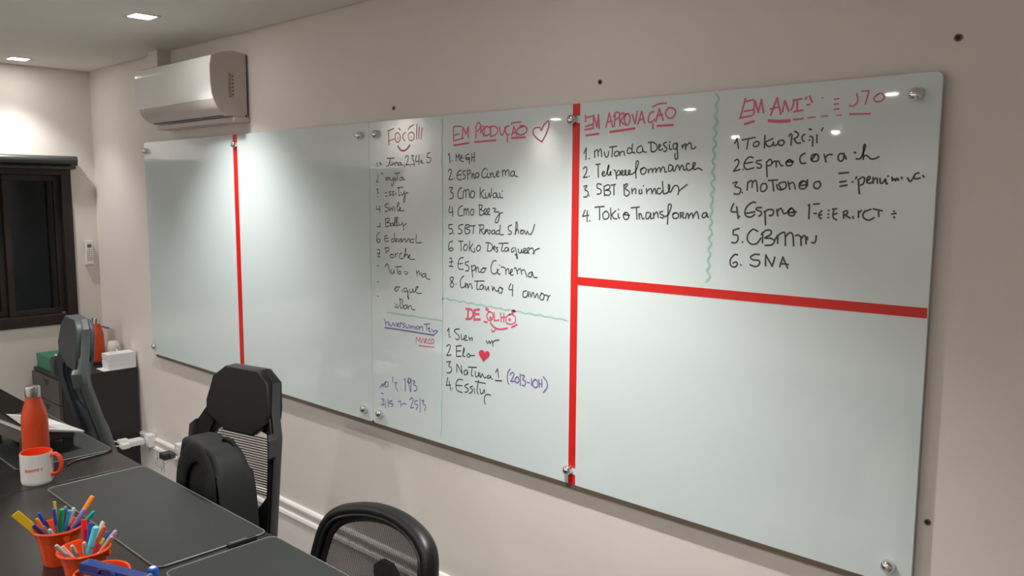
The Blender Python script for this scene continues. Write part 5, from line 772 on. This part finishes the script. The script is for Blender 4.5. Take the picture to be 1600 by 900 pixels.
def gaming_chair(name, lab, loc, rz, mf, mp, mt_, k=.10, arm=None, bend=0):
    t = thing(name, lab, 'chair', loc, rz, group='high-back gaming chairs at the desks')
    def fd(v):
        y = v.y+k*(v.z-.5)+bend*max(0, .82-v.z)
        if abs(v.x) > .125: y -= (abs(v.x)-.125)*.55
        return Vector((v.x, y, v.z))
    outer = [(-.080, 1.052), (.080, 1.052), (.140, 1.016), (.152, .912), (.190, .848), (.192, .785), (.190, .50), (.15, .44), (-.15, .44), (-.190, .50), (-.192, .785), (-.190, .848), (-.152, .912), (-.140, 1.016)]
    inner = [(-.03, .848), (.03, .848), (.08, .846), (.115, .838), (.140, .815), (.155, .780), (.158, .66), (.085, .585), (-.085, .585), (-.158, .66), (-.155, .780), (-.140, .815), (-.115, .838), (-.08, .846)]
    b = nb(); ring(b, outer, inner, -.010, .018, fd, .004); link('back_shell', b, mp, t)
    b = nb(); prism(b, [(-.079, 1.051), (.079, 1.051), (.134, 1.012), (.148, .93), (.150, .888), (.07, .834), (-.07, .834), (-.150, .888), (-.148, .93), (-.134, 1.012)], 'y', -.034, -.006, .006, 4)
    for v in b.verts: v.co = fd(v.co)
    link('headrest', b, mf, t, ang=50)
    b = nb(); prism(b, [(-.078, 1.048), (.078, 1.048), (.132, 1.010), (.146, .93), (.148, .888), (.07, .836), (-.07, .836), (-.148, .888), (-.146, .93), (-.132, 1.010)], 'y', .014, .034, .009, 3)
    for v in b.verts: v.co = fd(v.co)
    link('headrest_shell', b, mf if arm else mp, t, ang=50)
    for s in (-1, 1):
        b = nb(); prism(b, [(s*.150, .905), (s*.183, .846), (s*.185, .785), (s*.184, .51), (s*.160, .50), (s*.164, .66), (s*.160, .78), (s*.145, .825), (s*.128, .85)], 'y', -.024, -.006, .005, 3)
        for v in b.verts: v.co = fd(v.co)
        link('side_bolster', b, mf, t, ang=50)
        b = nb(); path = [Vector((s*x, .004, z)) for x, z in ((.139, 1.014), (.153, .915), (.191, .848), (.193, .785), (.191, .52))]
        tube(b, [fd(p) for p in path], .006, 8, ry=.017, up=(0, 1, 0)); link('side_trim', b, mt_, t)
        b = nb(); prism(b, [(s*.180, .862), (s*.196, .846), (s*.198, .792), (s*.184, .776)], 'y', -.038, .020, .004, 2)
        for v in b.verts: v.co = fd(v.co)
        link('wing_clip', b, arm or mt_, t)
    b = nb(); z = .590
    while z < .846:
        hw = .085+.073*min(1, (z-.585)/.075) if z < .66 else (.157 if z < .785 else .156-.05*(z-.785)/.06)
        tube(b, [fd(Vector((x, .004, z))) for x in (-hw, -min(hw, .124), min(hw, .124), hw)], .0037 if arm else .0021, 4); z += .0085
    o = link('mesh_slats', b, mf if arm else MT['chairm'], t); o['kind'] = 'stuff'
    b = nb(); box(b, -.22, .22, -.45, .01, .425, .500, .03, 4); link('seat', b, mf, t, ang=50)
    link('recline_bracket', box(nb(), -.05, .05, -.02, .05, .38, .50, .008), mp, t)
    star_base(t, MT['metal']); return t
c1 = gaming_chair('gaming_chair', 'black high-back chair with mesh back, backpack on its seat', (2.047, -.60, 0), math.radians(12), MT['chairf'], MT['chairp'], MT['chairt'])
c2 = gaming_chair('gaming_chair', 'grey high-back chair at the far desk, in front of the cabinet', (.880, -.70, .062), math.radians(-6), MT['chairb'], MT['chairb'], MT['chairbt'], .03, MT['chairbt'], .30)

# backpack on the seat of the black chair
bp_ = thing('backpack', 'black backpack leaning against the black mesh chair back', 'backpack', (2.17, -.735, .506))
b = nb(); prism(b, [(-.150, 0), (-.165, .14), (-.150, .30), (-.130, .352), (-.08, .360), (.02, .352), (.04, .30), (.05, 0)], 'y', -.060, .055, .022, 4); link('rear_compartment', b, MT['bag'], bp_, ang=60)
dome = smooth_poly([(-.070, 0), (-.085, .12), (-.072, .26), (-.030, .330), (.040, .358), (.105, .332), (.145, .25), (.160, .12), (.150, 0)], 3)
b = nb(); prism(b, dome, 'y', -.075, .045, .030, 5); link('main_compartment', b, MT['bag'], bp_, ang=60)
pk = smooth_poly([(-.050, .01), (-.052, .08), (-.040, .15), (.045, .185), (.100, .17), (.118, .09), (.115, .01)], 3)
b = nb(); prism(b, pk, 'y', -.098, -.060, .014, 4); link('front_pocket', b, MT['bagd'], bp_, ang=60)
b = nb(); tube(b, smoothpts([(-.075, -.080, .05), (-.080, -.086, .20), (-.045, -.088, .300), (.028, -.086, .348), (.085, -.083, .325), (.120, -.086, .27), (.108, -.088, .17)], 5), .030, 10, ry=.007, up=(0, 1, 0)); link('shoulder_strap', b, MT['bag'], bp_, ang=60)
b = nb(); tube(b, smoothpts([(.120, -.079, .10), (.135, -.079, .22), (.10, -.079, .30)], 5), .0025, 6); link('zip', b, MT['chairt'], bp_)
b = nb(); tube(b, smoothpts([(.00, .02, .335), (.01, .02, .362), (.06, .02, .362), (.07, .02, .335)], 5), .007, 8); link('carry_handle', b, MT['bagd'], bp_)

# near mesh chair
t = thing('mesh_chair', 'black mesh-back office chair nearest the camera, against the near desk', 'chair', (2.905, -.70, 0))
OUT = [(-.262, .50), (-.254, .62), (-.238, .715), (-.218, .765), (-.18, .797), (-.11, .820), (-.03, .834), (.06, .838), (.14, .830), (.195, .815), (.226, .790), (.238, .74), (.245, .64), (.25, .50), (.20, .46), (-.21, .46)]
cs = smoothpts([(x, 0, z) for x, z in OUT], 4, closed=True)
def curve_y(x, z): return -.030*(x/.25)**2+.05*(z-.5)/.35
cs = [Vector((p.x*.935+.001, curve_y(p.x, p.z), p.z-.024)) for p in cs]
link('back_frame', tube(nb(), cs, .0165, 12, closed=True, ry=.024, up=(0, 1, 0)), MT['chairp'], t, ang=70)
ins = [Vector((p.x*.925, p.y-.016, (p.z-.64)*.930+.64)) for p in cs]
link('inner_bead', tube(nb(), ins, .0055, 8, closed=True, ry=.008, up=(0, 1, 0)), MT['gloss'], t, ang=70)
ins2 = [Vector((p.x*.87, p.y-.004, (p.z-.64)*.885+.64)) for p in cs]
link('mesh_border', tube(nb(), ins2, .014, 8, closed=True, ry=.006, up=(0, 1, 0)), MT['chairf'], t, ang=70)
# net of fine threads clipped to the border outline
poly = [(p.x, p.z) for p in ins2]
def spans(val, axis):
    o = []
    for i in range(len(poly)):
        a, c = poly[i], poly[(i+1) % len(poly)]
        u, v = a[axis], c[axis]
        if (u-val)*(v-val) < 0: s = (val-u)/(v-u); o.append(a[1-axis]+(c[1-axis]-a[1-axis])*s)
    return sorted(o)
b = nb()
z = .47
while z < .82:
    s = spans(z, 1)
    if len(s) >= 2: tube(b, [Vector((s[0]+(s[-1]-s[0])*k/6, curve_y(s[0]+(s[-1]-s[0])*k/6, z)-.004, z)) for k in range(7)], .00085, 3, caps=False)
    z += .0038
x = -.225
while x < .225:
    s = spans(x, 0)
    if len(s) >= 2: tube(b, [Vector((x, curve_y(x, s[0]+(s[-1]-s[0])*k/3)-.0045, s[0]+(s[-1]-s[0])*k/3)) for k in range(4)], .00085, 3, caps=False)
    x += .0038
o = link('net_fabric', b, MT['net'], t, smooth=False); o['kind'] = 'stuff'
b = nb(); prism(b, [(-.035, .36), (.035, .36), (.040, .60), (.045, .655), (.02, .675), (-.02, .675), (-.045, .655), (-.040, .60)], 'y', .040, .062, .005, 2); link('back_support', b, MT['chairp'], t)
b = nb(); box(b, -.235, .235, -.49, -.04, .43, .49, .025, 4); link('seat', b, MT['chairf'], t, ang=50)
b = nb(); tube(b, smoothpts([(0, -.24, .40), (0, -.05, .385), (0, .045, .40), (0, .05, .50)], 4), .02, 8); link('back_arm', b, MT['chairp'], t)
star_base(t, MT['metal'])
